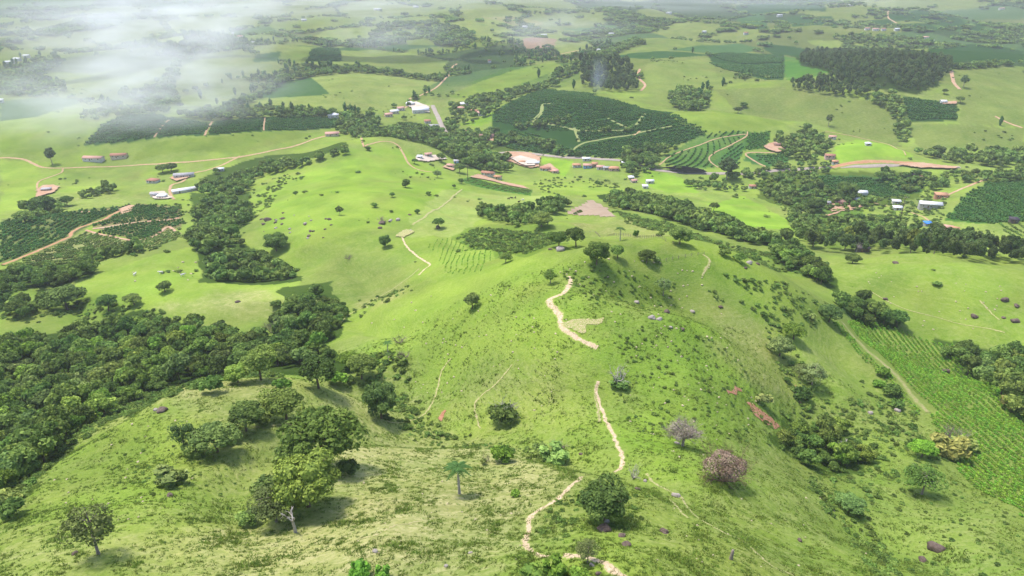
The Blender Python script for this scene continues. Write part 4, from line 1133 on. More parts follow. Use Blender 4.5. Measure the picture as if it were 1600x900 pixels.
# regions: key, polygon of the ground the trees stand on, spacing m, crown width m, kind, tints, words
WOODS = [
 ('west_ravine', '-70 552 60 545 130 530 215 506 270 510 330 522 400 535 470 540 520 545 540 560 470 575 420 575 380 590 330 592 285 600 240 615 175 645 120 680 60 735 20 775 -10 805 -80 820', 5.7, 8.4, 'forest', 'normal normal normal dark light light olive grey bright', 'in the deep ravine wood west of the spur'),
 ('ravine_head', '432 492 470 472 505 462 535 480 542 500 530 522 480 548 430 535 420 512', 5.6, 6.6, 'forest', 'normal dark olive grey', 'at the head of the ravine'),
 ('hanger', '318 420 330 400 400 400 440 415 468 432 450 438 400 440 330 442', 5.6, 7.6, 'forest', 'normal dark light olive', 'in the square wood under the boulder slope'),
 ('gully_strip', '305 330 330 312 380 322 398 340 370 362 385 385 345 400 312 400 292 382 310 352', 6.0, 7.5, 'forest', 'normal light olive dark', 'in the gully wood beside the green hill'),
 ('long_strip', '938 315 960 308 1000 308 1045 318 1085 334 1125 348 1190 368 1232 382 1214 390 1150 377 1062 350 1000 332 955 325', 6.2, 8.4, 'forest', 'dark dark normal normal light', 'in the dark wood strip below the main hill'),
 ('saddle_wood', '1200 398 1235 390 1268 412 1305 440 1312 455 1280 446 1215 418', 6.0, 7.5, 'forest', 'normal light olive dark', 'in the wooded saddle behind the main hill'),
 ('maize_wood', '1305 475 1340 470 1372 490 1412 505 1408 518 1370 512 1325 496', 5.5, 7.5, 'forest', 'normal dark dark', 'in the copse at the head of the maize'),
 ('east_wood', '1455 540 1520 545 1580 565 1660 580 1660 700 1600 660 1560 625 1510 590 1480 565', 6.0, 8.0, 'forest', 'normal olive grey dark', 'in the wood beyond the maize'),
 ('slope_thicket', '1208 694 1225 668 1262 650 1310 672 1345 705 1366 735 1330 742 1290 738 1250 722', 4.6, 5.4, 'forest', 'normal light olive bright', 'in the thicket on the near eastern slope'),
 ('tree_row', '1255 386 1330 382 1400 384 1480 388 1560 398 1640 408 1640 424 1560 412 1480 404 1380 396 1300 396', 6.5, 9.0, 'eucalypt', 'olive normal dark yellow', 'in the tall row behind the eastern pasture'),
 ('west_band', '0 440 60 425 140 418 150 432 60 455 0 472', 6.5, 8.0, 'forest', 'normal light dark', 'in the band of wood at the western margin'),
 ('coffee_edge', '125 405 160 398 215 385 225 392 170 404 130 415', 5.0, 6.0, 'forest', 'normal dark', 'along the lower edge of the western coffee'),
 ('field_edge', '0 482 40 470 75 476 40 500 0 502', 6.0, 7.0, 'forest', 'normal dark light', 'in the scrubby hollow left of the pale pasture'),
 ('bowl_wood', '748 338 765 345 800 357 830 350 860 338 895 322 870 318 840 326 800 332 765 330', 6.0, 7.5, 'forest', 'dark normal olive', 'in the wood above the scrubby bowl'),
 ('lower_lane', '310 298 330 288 400 268 420 258 470 256 530 240 545 232 540 242 470 262 410 276 345 300', 6.5, 8.5, 'forest', 'dark normal olive', 'in the wood behind the green hill'),
 ('grove_west', '350 318 385 300 400 272 345 290 315 305', 6.5, 8.0, 'forest', 'light olive normal', 'in the pale-stemmed grove by the shed'),
 ('river_wood', '520 205 560 200 600 206 650 200 690 208 720 225 760 245 790 258 800 268 760 272 720 258 690 236 650 216 600 214 550 214', 7.5, 9.5, 'forest', 'dark normal olive', 'along the stream before the village'),
 ('tall_clump', '525 200 540 185 580 185 595 200 560 206', 8, 12.0, 'forest', 'dark normal olive', 'in the tall clump by the dark coffee'),
 ('north_row', '275 184 345 172 400 182 460 178 520 180 520 184 400 186 330 189', 8, 10, 'forest', 'dark normal', 'in the line above the western coffee'),
 ('road_row', '690 190 700 186 735 226 790 246 800 252 786 256 730 235', 8, 9, 'forest', 'dark normal', 'along the village road'),
 ('village_wood', '700 218 720 205 770 205 860 222 890 240 905 246 880 248 840 232 790 228 750 232', 9, 9, 'forest', 'dark normal light', 'among the coffee and village houses'),
 ('upper_hedge', '335 186 350 172 400 152 440 123 500 114 560 108 620 116 690 125 690 128 620 120 560 114 500 119 442 130 408 154 360 176', 8, 10, 'forest', 'dark normal', 'in the hedge round the big pale field'),
 ('valley_edge', '735 160 800 145 850 138 850 142 800 151 740 168', 8, 10, 'forest', 'dark normal', 'at the upper edge of the coffee hill'),
 ('ridge_hedge', '845 138 872 116 905 96 960 76 1000 64 1010 68 965 84 915 104 885 124 856 142', 10, 11, 'forest', 'dark normal', 'in the hedge climbing to the far ridge'),
 ('brown_wood', '905 100 960 96 990 105 992 130 1000 142 960 145 930 140 908 136', 8, 10, 'eucalypt', 'olive normal grey', 'in the hazy brown wood under the smoke'),
 ('round_clump', '1045 150 1075 142 1100 150 1105 165 1085 174 1055 168', 7, 10, 'forest', 'olive normal dark', 'in the round clump beyond the coffee hill'),
 ('hill_wood', '1248 88 1310 84 1380 88 1430 88 1486 98 1486 112 1462 137 1436 148 1405 140 1380 128 1325 130 1307 121 1275 108 1250 102', 7.5, 8, 'eucalypt', 'dark dark normal', 'on the dark planted hill'),
 ('hill_wood_front', '1235 132 1282 126 1350 133 1385 143 1352 156 1290 150 1238 143', 7, 8, 'eucalypt', 'dark dark', 'in the dark planted front row'),
 ('olive_patch', '1350 155 1400 145 1415 190 1418 225 1405 222 1390 180', 8, 9, 'forest', 'olive yellow normal', 'in the loose olive copse on the hillside'),
 ('hedge_east', '1490 106 1580 100 1582 104 1490 110', 6, 8, 'forest', 'dark', 'in the dark straight hedge of the far pasture'),
 ('far_belt', '1300 60 1330 58 1380 64 1440 62 1445 66 1385 70 1320 66', 11, 12, 'forest', 'dark normal', 'in the far belt below the farms'),
 ('far_block', '1540 56 1570 48 1640 46 1640 64 1560 66', 11, 13, 'forest', 'dark', 'in the far block at the right edge'),
 ('eastern_valley', '1175 290 1230 278 1280 285 1300 300 1370 312 1360 325 1260 332 1200 312', 7.8, 7.2, 'forest', 'normal dark light olive', 'scattered through the eastern valley'),
 ('eastern_road', '1185 262 1300 250 1300 275 1200 284 1100 282 1060 290 1110 300 1170 300 1130 278', 8.5, 7.2, 'forest', 'normal dark olive', 'between the valley road and the small farms'),
 ('eastern_lane', '1370 268 1420 275 1500 272 1600 270 1640 280 1560 290 1500 284 1450 302 1400 300', 8, 7.5, 'forest', 'normal dark', 'along the eastern end of the valley road'),
 ('hill_foot', '1420 238 1480 242 1560 240 1640 232 1640 248 1560 262 1480 254', 9, 10, 'forest', 'dark normal', 'at the foot of the right-hand pasture'),
 ('coffee_wood', '975 240 1010 232 1040 225 1060 230 1030 250 1015 270 990 278 970 262', 7.5, 8.5, 'forest', 'dark normal olive', 'in the wooded dip beside the contour coffee'),
 ('west_far', '0 132 40 110 90 92 105 98 70 120 20 138', 10, 11, 'forest', 'dark', 'in the hazy wood at the far west'),
 ('west_far_two', '0 150 10 130 70 125 105 140 90 152 40 152', 11, 11, 'forest', 'dark normal', 'in the hazy bushes at the far west'),
 ('mist_wood', '180 148 230 142 260 122 275 95 285 105 270 145 280 165 240 166 190 152', 10, 11, 'forest', 'dark', 'in the wood under the mist'),
 ('mist_row', '110 202 140 192 160 176 240 172 270 176 240 180 165 184', 9, 9, 'forest', 'normal', 'in the row under the mist'),
 ('north_clumps', '660 60 700 45 740 55 730 75 680 72', 12, 14, 'forest', 'dark', 'in the far clumps by the white roof'),
 ('far_pines', '590 40 650 36 655 42 600 48', 12, 12, 'forest', 'dark', 'in the far trees beyond the pale fields'),
 ('valley_scatter', '700 170 760 150 830 142 780 170 740 195 705 200', 12, 9, 'forest', 'dark normal light', 'among the houses up the valley'),
 ('east_shrubs', '1330 345 1400 345 1440 360 1445 378 1340 380 1290 372 1300 350', 9, 6.5, 'forest', 'normal dark bright', 'on the green bank behind the tall row'),
 ('east_nook', '1225 330 1260 325 1270 345 1290 385 1250 378 1235 352', 7, 7, 'forest', 'normal dark olive', 'in the nook left of the old farm'),
 ('slope_foot', '1205 222 1260 205 1300 225 1290 250 1245 258 1225 245', 7.5, 8, 'forest', 'normal dark', 'on the slope right of the excavated platform'),
 ('coffee_band', '800 196 850 188 900 184 906 189 860 199 810 206', 7.5, 7.5, 'forest', 'normal olive yellow', 'in the strip between the coffee slopes'),
 ('coffee_row', '902 205 990 203 992 208 905 211', 7, 7, 'forest', 'normal dark', 'in the row above the lower coffee slope'),
 ('bush_line', '40 330 60 320 95 318 95 335 60 342', 6.5, 8.5, 'forest', 'dark normal', 'in the clump beside the western coffee'),
 ('shed_line', '118 310 150 298 160 290 190 298 160 306 130 312', 7, 7.5, 'forest', 'dark normal', 'in the hedge below the western pasture'),
]
allt = []
for ri, (key, poly, sp, cw, kind, tints, words) in enumerate(WOODS):
    g = np.random.default_rng(1000 + ri)
    xy = scatter_poly(XY(pp(poly)), sp, g)
    z = ground(xy[:, 0], xy[:, 1])
    for (x, y), zz in zip(xy, z):
        s = cw / 10 * (.58 + .78 * g.random() ** 1.4)
        tn = g.choice(tints.split())
        allt.append((s / math.hypot(math.hypot(x, y), CAM_Z - zz), ri, x, y, zz, s, tn, g.uniform(0, 6.28), g.uniform(.85, 1.25)))
allt.sort(key=lambda t: -t[0])
N_SINGLE = 285
LOOK = dict(normal='leafy mid-green tree', dark='deep green dense tree', light='pale green domed tree', olive='olive-toned tree', grey='grey-green tree', bright='bright green tree', yellow='yellowish green tree')
in_view = []
for t in allt:
    a = math.atan2(t[2], t[3])
    if abs(a) < .80: in_view.append(t)
for i, (ap, ri, x, y, z, s, tn, rot, hs) in enumerate(in_view[:N_SINGLE]):
    key, poly, sp, cw, kind, tints, words = WOODS[ri]
    sz = 'broad ' if s > cw / 10 * 1.06 else ('small ' if s < cw / 10 * .84 else ('tall ' if hs > 1.08 else ''))
    if key == 'west_ravine':
        dd = math.hypot(x, y)
        words = ('on the near ravine flank', 'deep in the ravine', 'across the western ravine')[0 if dd < 205 else (1 if dd < 250 else 2)]
    if key in ('west_ravine', 'ravine_head', 'slope_thicket', 'hanger'):
        aa = sorted(math.atan2(q_[2], q_[3]) for q_ in in_view if q_[1] == ri)
        rk = aa.index(math.atan2(x, y)) / len(aa)
        words += (', its western end', ', toward its west', ', midway along', ', toward its east', ', its eastern end')[int(rk * 4.999)]
    tree_thing(kind, i, (x, y, z - .25), s, hs, rot, f'{sz}{LOOK[tn]} {words}', TINT[tn], f'trees {words}')
rest = in_view[N_SINGLE:]
groups = {}
for t in rest: groups.setdefault(t[1], []).append(t)
for ri, ts in sorted(groups.items()):
    words = WOODS[ri][6]
    kind = WOODS[ri][4]
    # one mass per wood: a mixed source of its tints
    far = np.mean([t[0] for t in ts]) < .85 / 560
    tl = sorted(set(t[6] for t in ts))
    c = bpy.data.collections.new('wood_source')
    for k in WOODS[ri][5].split():
        for me in (FARTREE if far and kind == 'forest' else [q[0] for q in PROTO[kind]][:3]):
            o = bpy.data.objects.new('wood_source_tree', me); o.color = (*TINT[k], 1); c.objects.link(o)
    pts_ = np.array([(t[2], t[3], t[4] - .4) for t in ts])
    mass('woodland', f'mass of smaller trees {words}', pts_, np.array([(t[5], t[5], t[5] * t[8]) for t in ts]), np.array([t[7] for t in ts]), c)

# hedgerows and scattered trees of the far country, along the field edges
def far_trees():
    g = np.random.default_rng(77)
    out = []
    for band, (r0, r1, n) in enumerate(((950, 1700, 12000), (1700, 2800, 12000), (2800, 5200, 14000))):
        r_ = np.sqrt(g.uniform(r0 ** 2, r1 ** 2, n)); a = g.uniform(-.66, .66, n)
        x, y = r_ * np.sin(a), r_ * np.cos(a)
        fx, fy = x + 70 * perlin(x / 260, y / 260, 31), y + 70 * perlin(x / 260, y / 260, 32)
        d = np.sqrt((fx[:, None] - SEEDS[:, 0]) ** 2 + ((fy[:, None] - SEEDS[:, 1]) * .62) ** 2)
        o = np.argsort(d, axis=1)[:, :2]
        d1 = np.take_along_axis(d, o[:, :1], 1)[:, 0]; d2 = np.take_along_axis(d, o[:, 1:2], 1)[:, 0]
        lo = np.minimum(o[:, 0], o[:, 1]); hi = np.maximum(o[:, 0], o[:, 1])
        hsh = (lo * 7919 + hi * 104729) % 100
        edge = ((d2 - d1) < 6 + .006 * r_) & (hsh < 80)
        wood = SEEDS[o[:, 0], 2] == 8
        cl = fbm(x / 90, y / 90, 60, 2) + .45 * fbm(x / 400, y / 400, 62, 2)
        lone = (cl > (.50, .42, .36)[band]) | (g.random(n) < .012)
        k = edge | wood | lone
        if band == 0:
            for poly, c_, am, dd, rr in FIELDS:
                pw = XY(poly)
                if np.hypot(*pw.mean(0)) > 850: k &= ~inside(pw, x, y)
        out.append((np.stack([x, y], 1)[k], band))
    return out
for xy, band in far_trees():
    p = on_ground(xy, .5)
    g = np.random.default_rng(90 + band)
    s = g.uniform(.55, 1.15, len(p)) * (1, 1.15, 1.4)[band]
    c = bpy.data.collections.new('far_source')
    for k in ('normal', 'dark', 'dark', 'olive'):
        for me in (FARTREE + FARPINE[:1] if band < 1 else FARTREE + FARCLUMP[:2]):
            o = bpy.data.objects.new('far_source_tree', me); o.color = (*TINT[k], 1); c.objects.link(o)
    mass('woodland', ('hedgerows and scattered trees of the nearer farmland beyond the village', 'hedgerows and copses of the hazy middle distance', 'dim copses of the farthest hazy hills')[band], p, np.stack([s, s, s * .9], 1), g.uniform(0, 6.28, len(p)), c)

# scrub that fringes the woods and gullies
SRC_SCRUB = bpy.data.collections.new('scrub_source')
for k in ('normal', 'light', 'bright', 'light', 'olive'):
    for me in SCRUBB:
        o = bpy.data.objects.new('scrub_source_bush', me); o.color = tuple(1.28 * t_ for t_ in TINT[k]) + (1,); SRC_SCRUB.objects.link(o)
def scrub(label, poly, spacing, size, seed, keep=.7, clump=12):
    g = np.random.default_rng(seed)
    xy = scatter_poly(XY(pp(poly)), spacing, g)
    k = (fbm(xy[:, 0] / clump, xy[:, 1] / clump, seed) + g.uniform(-.35, .35, len(xy))) > (.5 - keep)
    xy = xy[k]
    s = size * g.uniform(.5, 1.5, len(xy))
    return mass('undergrowth', label, on_ground(xy, .1), np.stack([s, s, s * g.uniform(.6, 1.1, len(xy))], 1), g.uniform(0, 6.28, len(xy)), SRC_SCRUB)
scrub('low leafy scrub along the edge of the ravine wood', '0 790 60 725 120 672 175 638 240 608 290 596 330 588 400 580 440 590 330 604 260 622 180 655 110 705 40 775 0 815', 1.9, .75, 1, .75)
scrub('green scrub filling the gully between the spurs', '540 560 610 548 650 570 640 600 600 610 560 600 520 600', 2.2, .8, 2, .6)
scrub('low weeds in the grassy gully below the dead white tree', '620 650 680 660 740 680 800 700 870 690 900 700 860 722 780 716 700 700 640 690', 1.6, .42, 3, .45, 6)
scrub('scrub on the slope around the eastern thicket', '1180 670 1230 630 1300 610 1400 640 1480 720 1450 760 1380 780 1300 790 1240 740', 2.6, .55, 4, .45, 8)
scrub('scrub down the fold of the near eastern slope', '1255 742 1300 762 1340 800 1380 850 1420 905 1370 905 1330 850 1285 795', 1.8, .55, 5, .7, 8)
scrub('weeds over the eastern foreground slope', '1400 730 1480 740 1560 790 1620 830 1620 905 1420 905 1350 800', 2.6, .36, 6, .4, 5)
scrub('weeds on the crown of the central hill', '960 520 1050 500 1130 540 1200 620 1180 700 1100 680 1000 680 950 600', 1.9, .34, 7, .42, 5)
scrub('bramble scrub round the big grey-green tree', '890 770 940 760 1010 770 1000 820 960 840 900 830 870 850 840 840 840 810', 1.3, .36, 8, .55, 5)
scrub('scrub on the shaded flank below the crest trees', '880 425 950 415 1000 425 1060 440 1050 465 960 480 890 470', 2.2, .45, 9, .5, 7)
scrub('shrub rows of the scrubby bowl', '714 374 745 358 800 362 850 360 880 378 830 398 770 392', 2.6, .85, 10, .95)
scrub('broad strip of shrubs below the dark wood strip', '962 330 1000 340 1060 356 1140 382 1230 404 1300 425 1295 442 1220 424 1130 395 1060 368 980 350', 2.7, .8, 11, .8)
scrub('scrub in the hollow left of the pale pasture', '0 480 100 470 220 482 330 505 260 505 180 492 100 512 0 505', 3.2, .9, 12, .6)
scrub('scrub on the western gully bank', '390 300 440 270 480 275 430 310 400 340 380 370 372 345', 4.0, 1.0, 13, .35)
scrub('scrub around the small farms of the eastern valley', '1200 300 1350 300 1480 300 1470 350 1440 385 1300 385 1240 350', 5.0, 1.2, 14, .5)
scrub('scrub by the roadside before the village', '890 270 970 285 1000 300 900 292 850 305 830 285', 5.0, 1.0, 15, .4)
scrub('scrub in the shady slope under the ravine head', '470 500 560 470 640 440 650 452 600 475 550 500', 2.6, .6, 16, .45)
scrub('thin scrub over the western coffee bank', '200 330 300 310 310 345 290 370 240 390 300 390 300 400 200 402', 4.5, .9, 17, .35)
scrub('scrub along the maize lane and slope', '1340 590 1400 605 1440 650 1480 720 1440 740 1400 690', 2.6, .6, 18, .5)
scrub('scrub in the dip between the main hill and the pasture', '1130 430 1200 440 1290 470 1300 500 1250 520 1200 490', 3.0, .6, 19, .4)
scrub('scrub in the lush hollow behind the rocky knoll', '1090 440 1200 440 1260 470 1290 500 1240 530 1190 500 1120 475', 3.0, .75, 21, .5, 9)
scrub('bushes down the eastern drainage line', '1185 485 1215 490 1250 560 1280 620 1262 650 1225 600 1200 545', 2.6, .8, 22, .6, 8)
scrub('leafy scrub about the bench below the maize lane', '1330 620 1400 650 1440 720 1400 760 1340 720 1300 660', 3.0, .65, 23, .5, 8)
scrub('scrub on the gully floor beside the lone grey-green tree', '560 600 640 610 680 660 720 690 660 680 600 660', 1.9, .6, 24, .55, 7)
scrub('weedy patches on the near western slope', '180 700 330 680 400 740 300 800 180 780', 2.2, .25, 20, .35, 5)

# small bushes dotted over the pastures and field edges
def dotted():
    g = np.random.default_rng(123)
    n = 26000
    r_ = np.sqrt(g.uniform(300 ** 2, 1300 ** 2, n)); a = g.uniform(-.70, .70, n)
    x, y = r_ * np.sin(a), r_ * np.cos(a)
    i, f = cub(AZ, a); j, f2 = cub(LR, np.log(r_))
    c = LAND_COL[i, j]
    cl = fbm(x / 55, y / 55, 141, 3) + .5 * fbm(x / 15, y / 15, 145, 2)
    k = (c[:, 1] > .09) & (cl + g.uniform(-.3, .3, n) > .62)
    xy = np.stack([x, y], 1)[k]; s = g.uniform(.35, 1.25, len(xy)) ** 1.6
    src = bpy.data.collections.new('dotted_source')
    for t in ('normal', 'dark', 'olive', 'light'):
        for me in SCRUBB:
            o = bpy.data.objects.new('dotted_source_bush', me); o.color = (*TINT[t], 1); src.objects.link(o)
    mass('undergrowth', 'small bushes and weeds dotted over the valley pastures', on_ground(xy, .1), np.stack([s * 1.2, s * 1.2, s], 1), g.uniform(0, 6.28, len(xy)), src)
dotted()

# grass tussocks of the near hillside
def tussocks():
    g = np.random.default_rng(55)
    n = 120000
    r_ = 62 + (235 - 62) * g.random(n) ** 1.25; a = g.uniform(-.80, .80, n)
    x, y = r_ * np.sin(a), r_ * np.cos(a)
    i, f = cub(AZ, a); j, f2 = cub(LR, np.log(r_))
    c = LAND_COL[i, j]; d = LAND_DRY[i, j]
    cl = fbm(x / 7, y / 7, 66, 2)
    k = (c[:, 1] > .085) & (cl + g.uniform(-.4, .4, n) > -.1)
    p = on_ground(np.stack([x, y], 1)[k], .02); dd = d[k] + g.uniform(-.3, .3, k.sum()); s = g.uniform(.5, 1.3, k.sum()); s *= np.where(cl[k] > .3, 1.15, .8)
    rz = g.uniform(0, 6.28, k.sum())
    for nm, tint, lab, m_ in (('green', (1.45, 1.32, 1.5), 'green grass tussocks over the near hillsides', (dd < .36) & ((rz < 3.0) | (dd < .12))), ('straw', (1.9, 1.45, 2.3), 'straw-coloured dry grass tussocks on the near spur', (dd >= .36) & (rz < 4.2))):
        mass('grass', lab, p[m_], s[m_], rz[m_], source_collection('tussock_source_' + nm, TUFT, tint))
tussocks()
# ------------------------------------------------------------------ trees and shrubs that stand alone
def put_tree(kind, px, py, wpx, hs, tint, label, i=None, name=None, cat='tree', group=None, base=10.0):
    p = P(px, py); s = wpx * slant(p) / FPX / base
    t = TINT[tint] if isinstance(tint, str) else tint
    g = np.random.default_rng(int(px * 7 + py))
    return tree_thing(kind, int(px) if i is None else i, p - Vector((0, 0, .15)), s, hs, g.uniform(0, 6.28), label, t, group, name, cat)
def put_bush(px, py, wpx, hs, tint, label, me=None, name='bush', base=3.0, group=None, cat='bush'):
    p = P(px, py); s = wpx * slant(p) / FPX / base
    t = TINT[tint] if isinstance(tint, str) else tint
    return bush_thing(p, s, hs, (px * 1.7) % 6.28, label, t, group, me, name, cat, int(px))

GREYGREEN = (1.05, 1.0, 1.2); FOLI = (.95, .92, .9)
for a in [
 # near western slope
 ('detail', 596, 654, 62, 1.15, GREYGREEN, 'round grey-green tree alone above the cattle track'),
 ('detail', 448, 655, 74, .85, FOLI, 'broad spreading tree at the upper edge of the dry spur'),
 ('detail', 510, 728, 136, .9, (.88, .92, .8), 'largest dark green spreading tree on the near spur'),
 ('detail', 482, 792, 108, .95, (1.35, 1.15, .95), 'olive-green tree just below the largest spreading tree'),
 ('loose', 432, 815, 84, .75, (1.3, 1.15, 1.2), 'thin grey-leaved tree beside the white dead trunk'),
 ('detail', 385, 674, 66, .9, (1.2, 1.2, 1.3), 'medium round tree at the eastern end of the shrub line'),
 ('detail', 340, 706, 78, .75, (1.25, 1.15, 1.4), 'low wide tree in the middle of the shrub line'),
 ('loose', 290, 706, 40, 1.3, 'normal', 'slim leaning tree with a bare stem above the grey shrub'),
 ('loose', 154, 866, 86, 1.0, (1.35, 1.15, 1.2), 'sparse grey-crowned tree with a tall bare trunk near the corner'),
 ('detail', 408, 594, 64, 1.0, 'normal', 'dense tree behind the dry spur beside the lush clearing'),
 ('detail', 498, 607, 68, 1.0, 'dark', 'tall dark tree on the gully edge'),
 ('detail', 372, 598, 40, .9, 'light', 'light green tree left of the lush clearing'),
 ('detail', 565, 592, 56, .9, 'normal', 'rounded tree on the gully floor behind the lone grey-green tree'),
 ('detail', 545, 575, 40, .9, 'bright', 'bright leafy tree in the gully'),
 # central hill
 ('detail', 943, 815, 92, .88, (.95, .92, 1.0), 'big grey-green tree over the boulders beside the footpath'),
 ('loose', 918, 880, 42, 1.1, (1.3, 1.1, 1.3), 'thin-crowned tree over the lowest bend of the path'),
 ('detail', 932, 413, 42, 1.1, 'normal', 'round-crowned tree with a clear trunk on the hill crest'),
 ('detail', 965, 404, 28, 1.0, 'normal', 'flat-topped tree just right of the crest tree'),
 ('detail', 900, 386, 38, 1.1, (1.0, .95, 1.1), 'tallest dense tree of the crest group with a pale trunk'),
 ('detail', 873, 386, 36, .9, 'dark', 'dark spreading tree over the flat grey boulder'),
 ('detail', 846, 354, 38, .75, 'olive', 'olive dome-shaped tree at the corner of the scrubby bowl'),
 ('detail', 1062, 381, 38, .9, (1.1, .95, 1.1), 'dense round tree alone on the far shoulder'),
 ('detail', 1010, 410, 32, .8, 'dark', 'dark low tree beside a greyish shrub on the crest'),
 ('loose', 1036, 462, 34, .95, (1.45, 1.3, 1.6), 'pale grey-green loose tree below the shoulder'),
 ('loose', 860, 443, 28, .9, 'bright', 'scraggly light green tree by the start of the footpath'),
 ('detail', 738, 482, 31, 1.0, GREYGREEN, 'grey-green tree alone on the western flank'),
 ('detail', 790, 411, 24, .9, 'olive', 'dull olive tree at the rim of the grassy bowl'),
 ('detail', 602, 386, 22, 1.05, 'dark', 'dark tree standing alone on the green pasture near the rocks'),
 ('detail', 685, 356, 22, .95, 'dark', 'round dark tree over a boulder in the pale pasture'),
 ('detail', 634, 293, 17, .9, 'dark', 'dark oval tree high on the round green hill'),
 ('detail', 613, 308, 11, .9, 'dark', 'small dark tree below the oval hill tree'),
 ('loose', 531, 336, 15, 1.1, 'dark', 'upright tree alone on the bright hillside'),
 ('detail', 462, 305, 9, .9, 'dark', 'tiny round tree on the western bright hillside'),
 ('loose', 684, 278, 15, .9, 'grey', 'greyish tree at the end of the hill road'),
 ('detail', 576, 235, 10, .8, 'dark', 'small round tree on the hill top'),
 ('detail', 710, 294, 8, 1.0, 'dark', 'small dark tree left of the boundary track end'),
 ('detail', 721, 287, 10, 1.1, 'dark', 'taller dark tree at the boundary track end'),
 ('detail', 652, 334, 10, .9, 'dark', 'little round tree above the boundary track'),
 ('detail', 586, 324, 12, .8, 'light', 'pale small tree above the boulder heap'),
 ('detail', 648, 256, 12, .9, 'dark', 'round tree beside the hill road and grey yard'),
 ('detail', 718, 270, 22, .9, 'dark', 'broad dark tree left of the long red-roofed house'),
 ('detail', 690, 253, 17, 1.1, 'dark', 'tree right of the white farmhouse on the hill side'),
 ('detail', 933, 291, 12, 1.0, 'dark', 'single round dark tree in the meadow before the village'),
 ('detail', 1020, 262, 26, .9, 'dark', 'dark domed tree beside the road junction'),
 ('detail', 985, 268, 26, .8, 'normal', 'spreading tree under the row houses'),
 ('eucalypt', 1135, 281, 44, .55, 'dark', 'large dark clump tree beside the valley road'),
 ('detail', 1060, 267, 12, .9, 'dark', 'small round dark tree against the red bank'),
 ('detail', 1115, 330, 18, 1.0, 'normal', 'single leafy tree on the bright meadow'),
 ('detail', 1198, 305, 17, .9, 'dark', 'round tree right of the white cottage'),
 ('detail', 1217, 216, 12, 1.2, 'dark', 'tree on the platform above the round drive'),
 # east
 ('detail', 1295, 503, 43, .75, (.8, .8, 1.0), 'dark oval tree at the top corner of the maize'),
 ('detail', 1240, 530, 40, .8, 'bright', 'bright green leafy tree below the dark oval tree'),
 ('detail', 1218, 556, 45, .85, (1.6, 1.35, 2.0), 'greyish rounded tree on the eastern flank'),
 ('loose', 1268, 604, 46, .8, (1.8, 1.5, 1.9), 'pale airy tree with whitish leaves on the eastern slope'),
 ('loose', 1248, 590, 30, .8, (1.8, 1.5, 1.6), 'smaller pale airy tree on the eastern slope'),
 ('loose', 1440, 772, 62, .7, 'bright', 'feathery bright green low tree on the near eastern slope'),
 ('detail', 1325, 800, 46, .7, (.9, 1.0, 1.3), 'bluish dark shrub-like tree in the eastern fold'),
 ('detail', 1440, 714, 40, .75, (1.1, 1.4, .7), 'vivid green fan-leaved tree beside the grey-brown bush'),
 ('detail', 1270, 386, 32, 1.0, 'olive', 'olive tree at the western end of the tall row'),
 ('detail', 1272, 331, 28, .9, 'dark', 'round dark tree beside the old farm sheds'),
 ('detail', 1322, 312, 34, .9, 'dark', 'large dark tree behind the long tiled shed'),
 ('detail', 1462, 366, 22, .9, 'dark', 'dark round tree between the blue canopy and the pink-roofed house'),
 ('detail', 1332, 411, 24, .7, 'normal', 'low spreading tree on the eastern pasture edge'),
 ('detail', 1268, 206 , 2, .5, 'dark', 'tiny shrub on the far round hill') if False else ('loose', 1294, 197, 14, 1.3, 'dark', 'two-tiered dark tree alone on the far hillside'),
 ('detail', 1161, 168, 12, .8, 'dark', 'upper of two round dark trees on the far light hillside'),
 ('detail', 1153, 177, 15, .8, 'dark', 'lower of two round dark trees on the far light hillside'),
 ('detail', 1464, 245, 22, .8, 'dark', 'big round tree at the foot of the right pasture'),
 ('detail', 1373, 283 , 20, .9, 'normal', 'round tree in the middle of the eastern valley'),
 ('loose', 1505, 137, 14, 1.2, 'dark', 'leggy tree beside the red track on the far pasture'),
 ('detail', 1500, 161, 14, .8, 'dark', 'round tree beside the lonely hut'),
 ('detail', 1475, 147, 10, .9, 'dark', 'small round tree above the lonely hut'),
 ('detail', 1576, 284, 20, .7, 'dark', 'dark flat tree at the head of the coffee slope'),
 # west
 ('detail', 105, 484, 62, .65, (.9, .95, 1.0), 'wide dark tree clump on the pale hollow pasture'),
 ('detail', 170, 486, 32, .95, 'dark', 'compact dark tree right of the wide clump'),
 ('detail', 210, 476, 30, .7, 'normal', 'low tree at the upper edge of the ravine wood'),
 ('detail', 258, 456, 26, .7, 'dark', 'low dark tree in the middle of the western pasture'),
 ('detail', 432, 392, 40, .8, 'normal', 'dense tree under the boulder slope'),
 ('eucalypt', 82, 257, 22, .75, 'dark', 'tall hazy tree beside the western road'),
 ('detail', 255, 270, 22, .7, 'dark', 'left dark tree of the pair below the western road'),
 ('detail', 268, 268, 22, .7, 'dark', 'second dark tree of the pair below the western road'),
 ('detail', 338, 272, 11, 1.1, 'dark', 'dark tree beside the branching road'),
 ('detail', 70, 334, 40, .75, 'dark', 'large dark tree beside the western coffee'),
 ('detail', 105, 322, 22, .8, 'dark', 'second dark tree below the red platform'),
 ('detail', 40, 348, 30, .7, 'normal', 'lower tree at the corner of the western coffee'),
]:
    put_tree(*a)

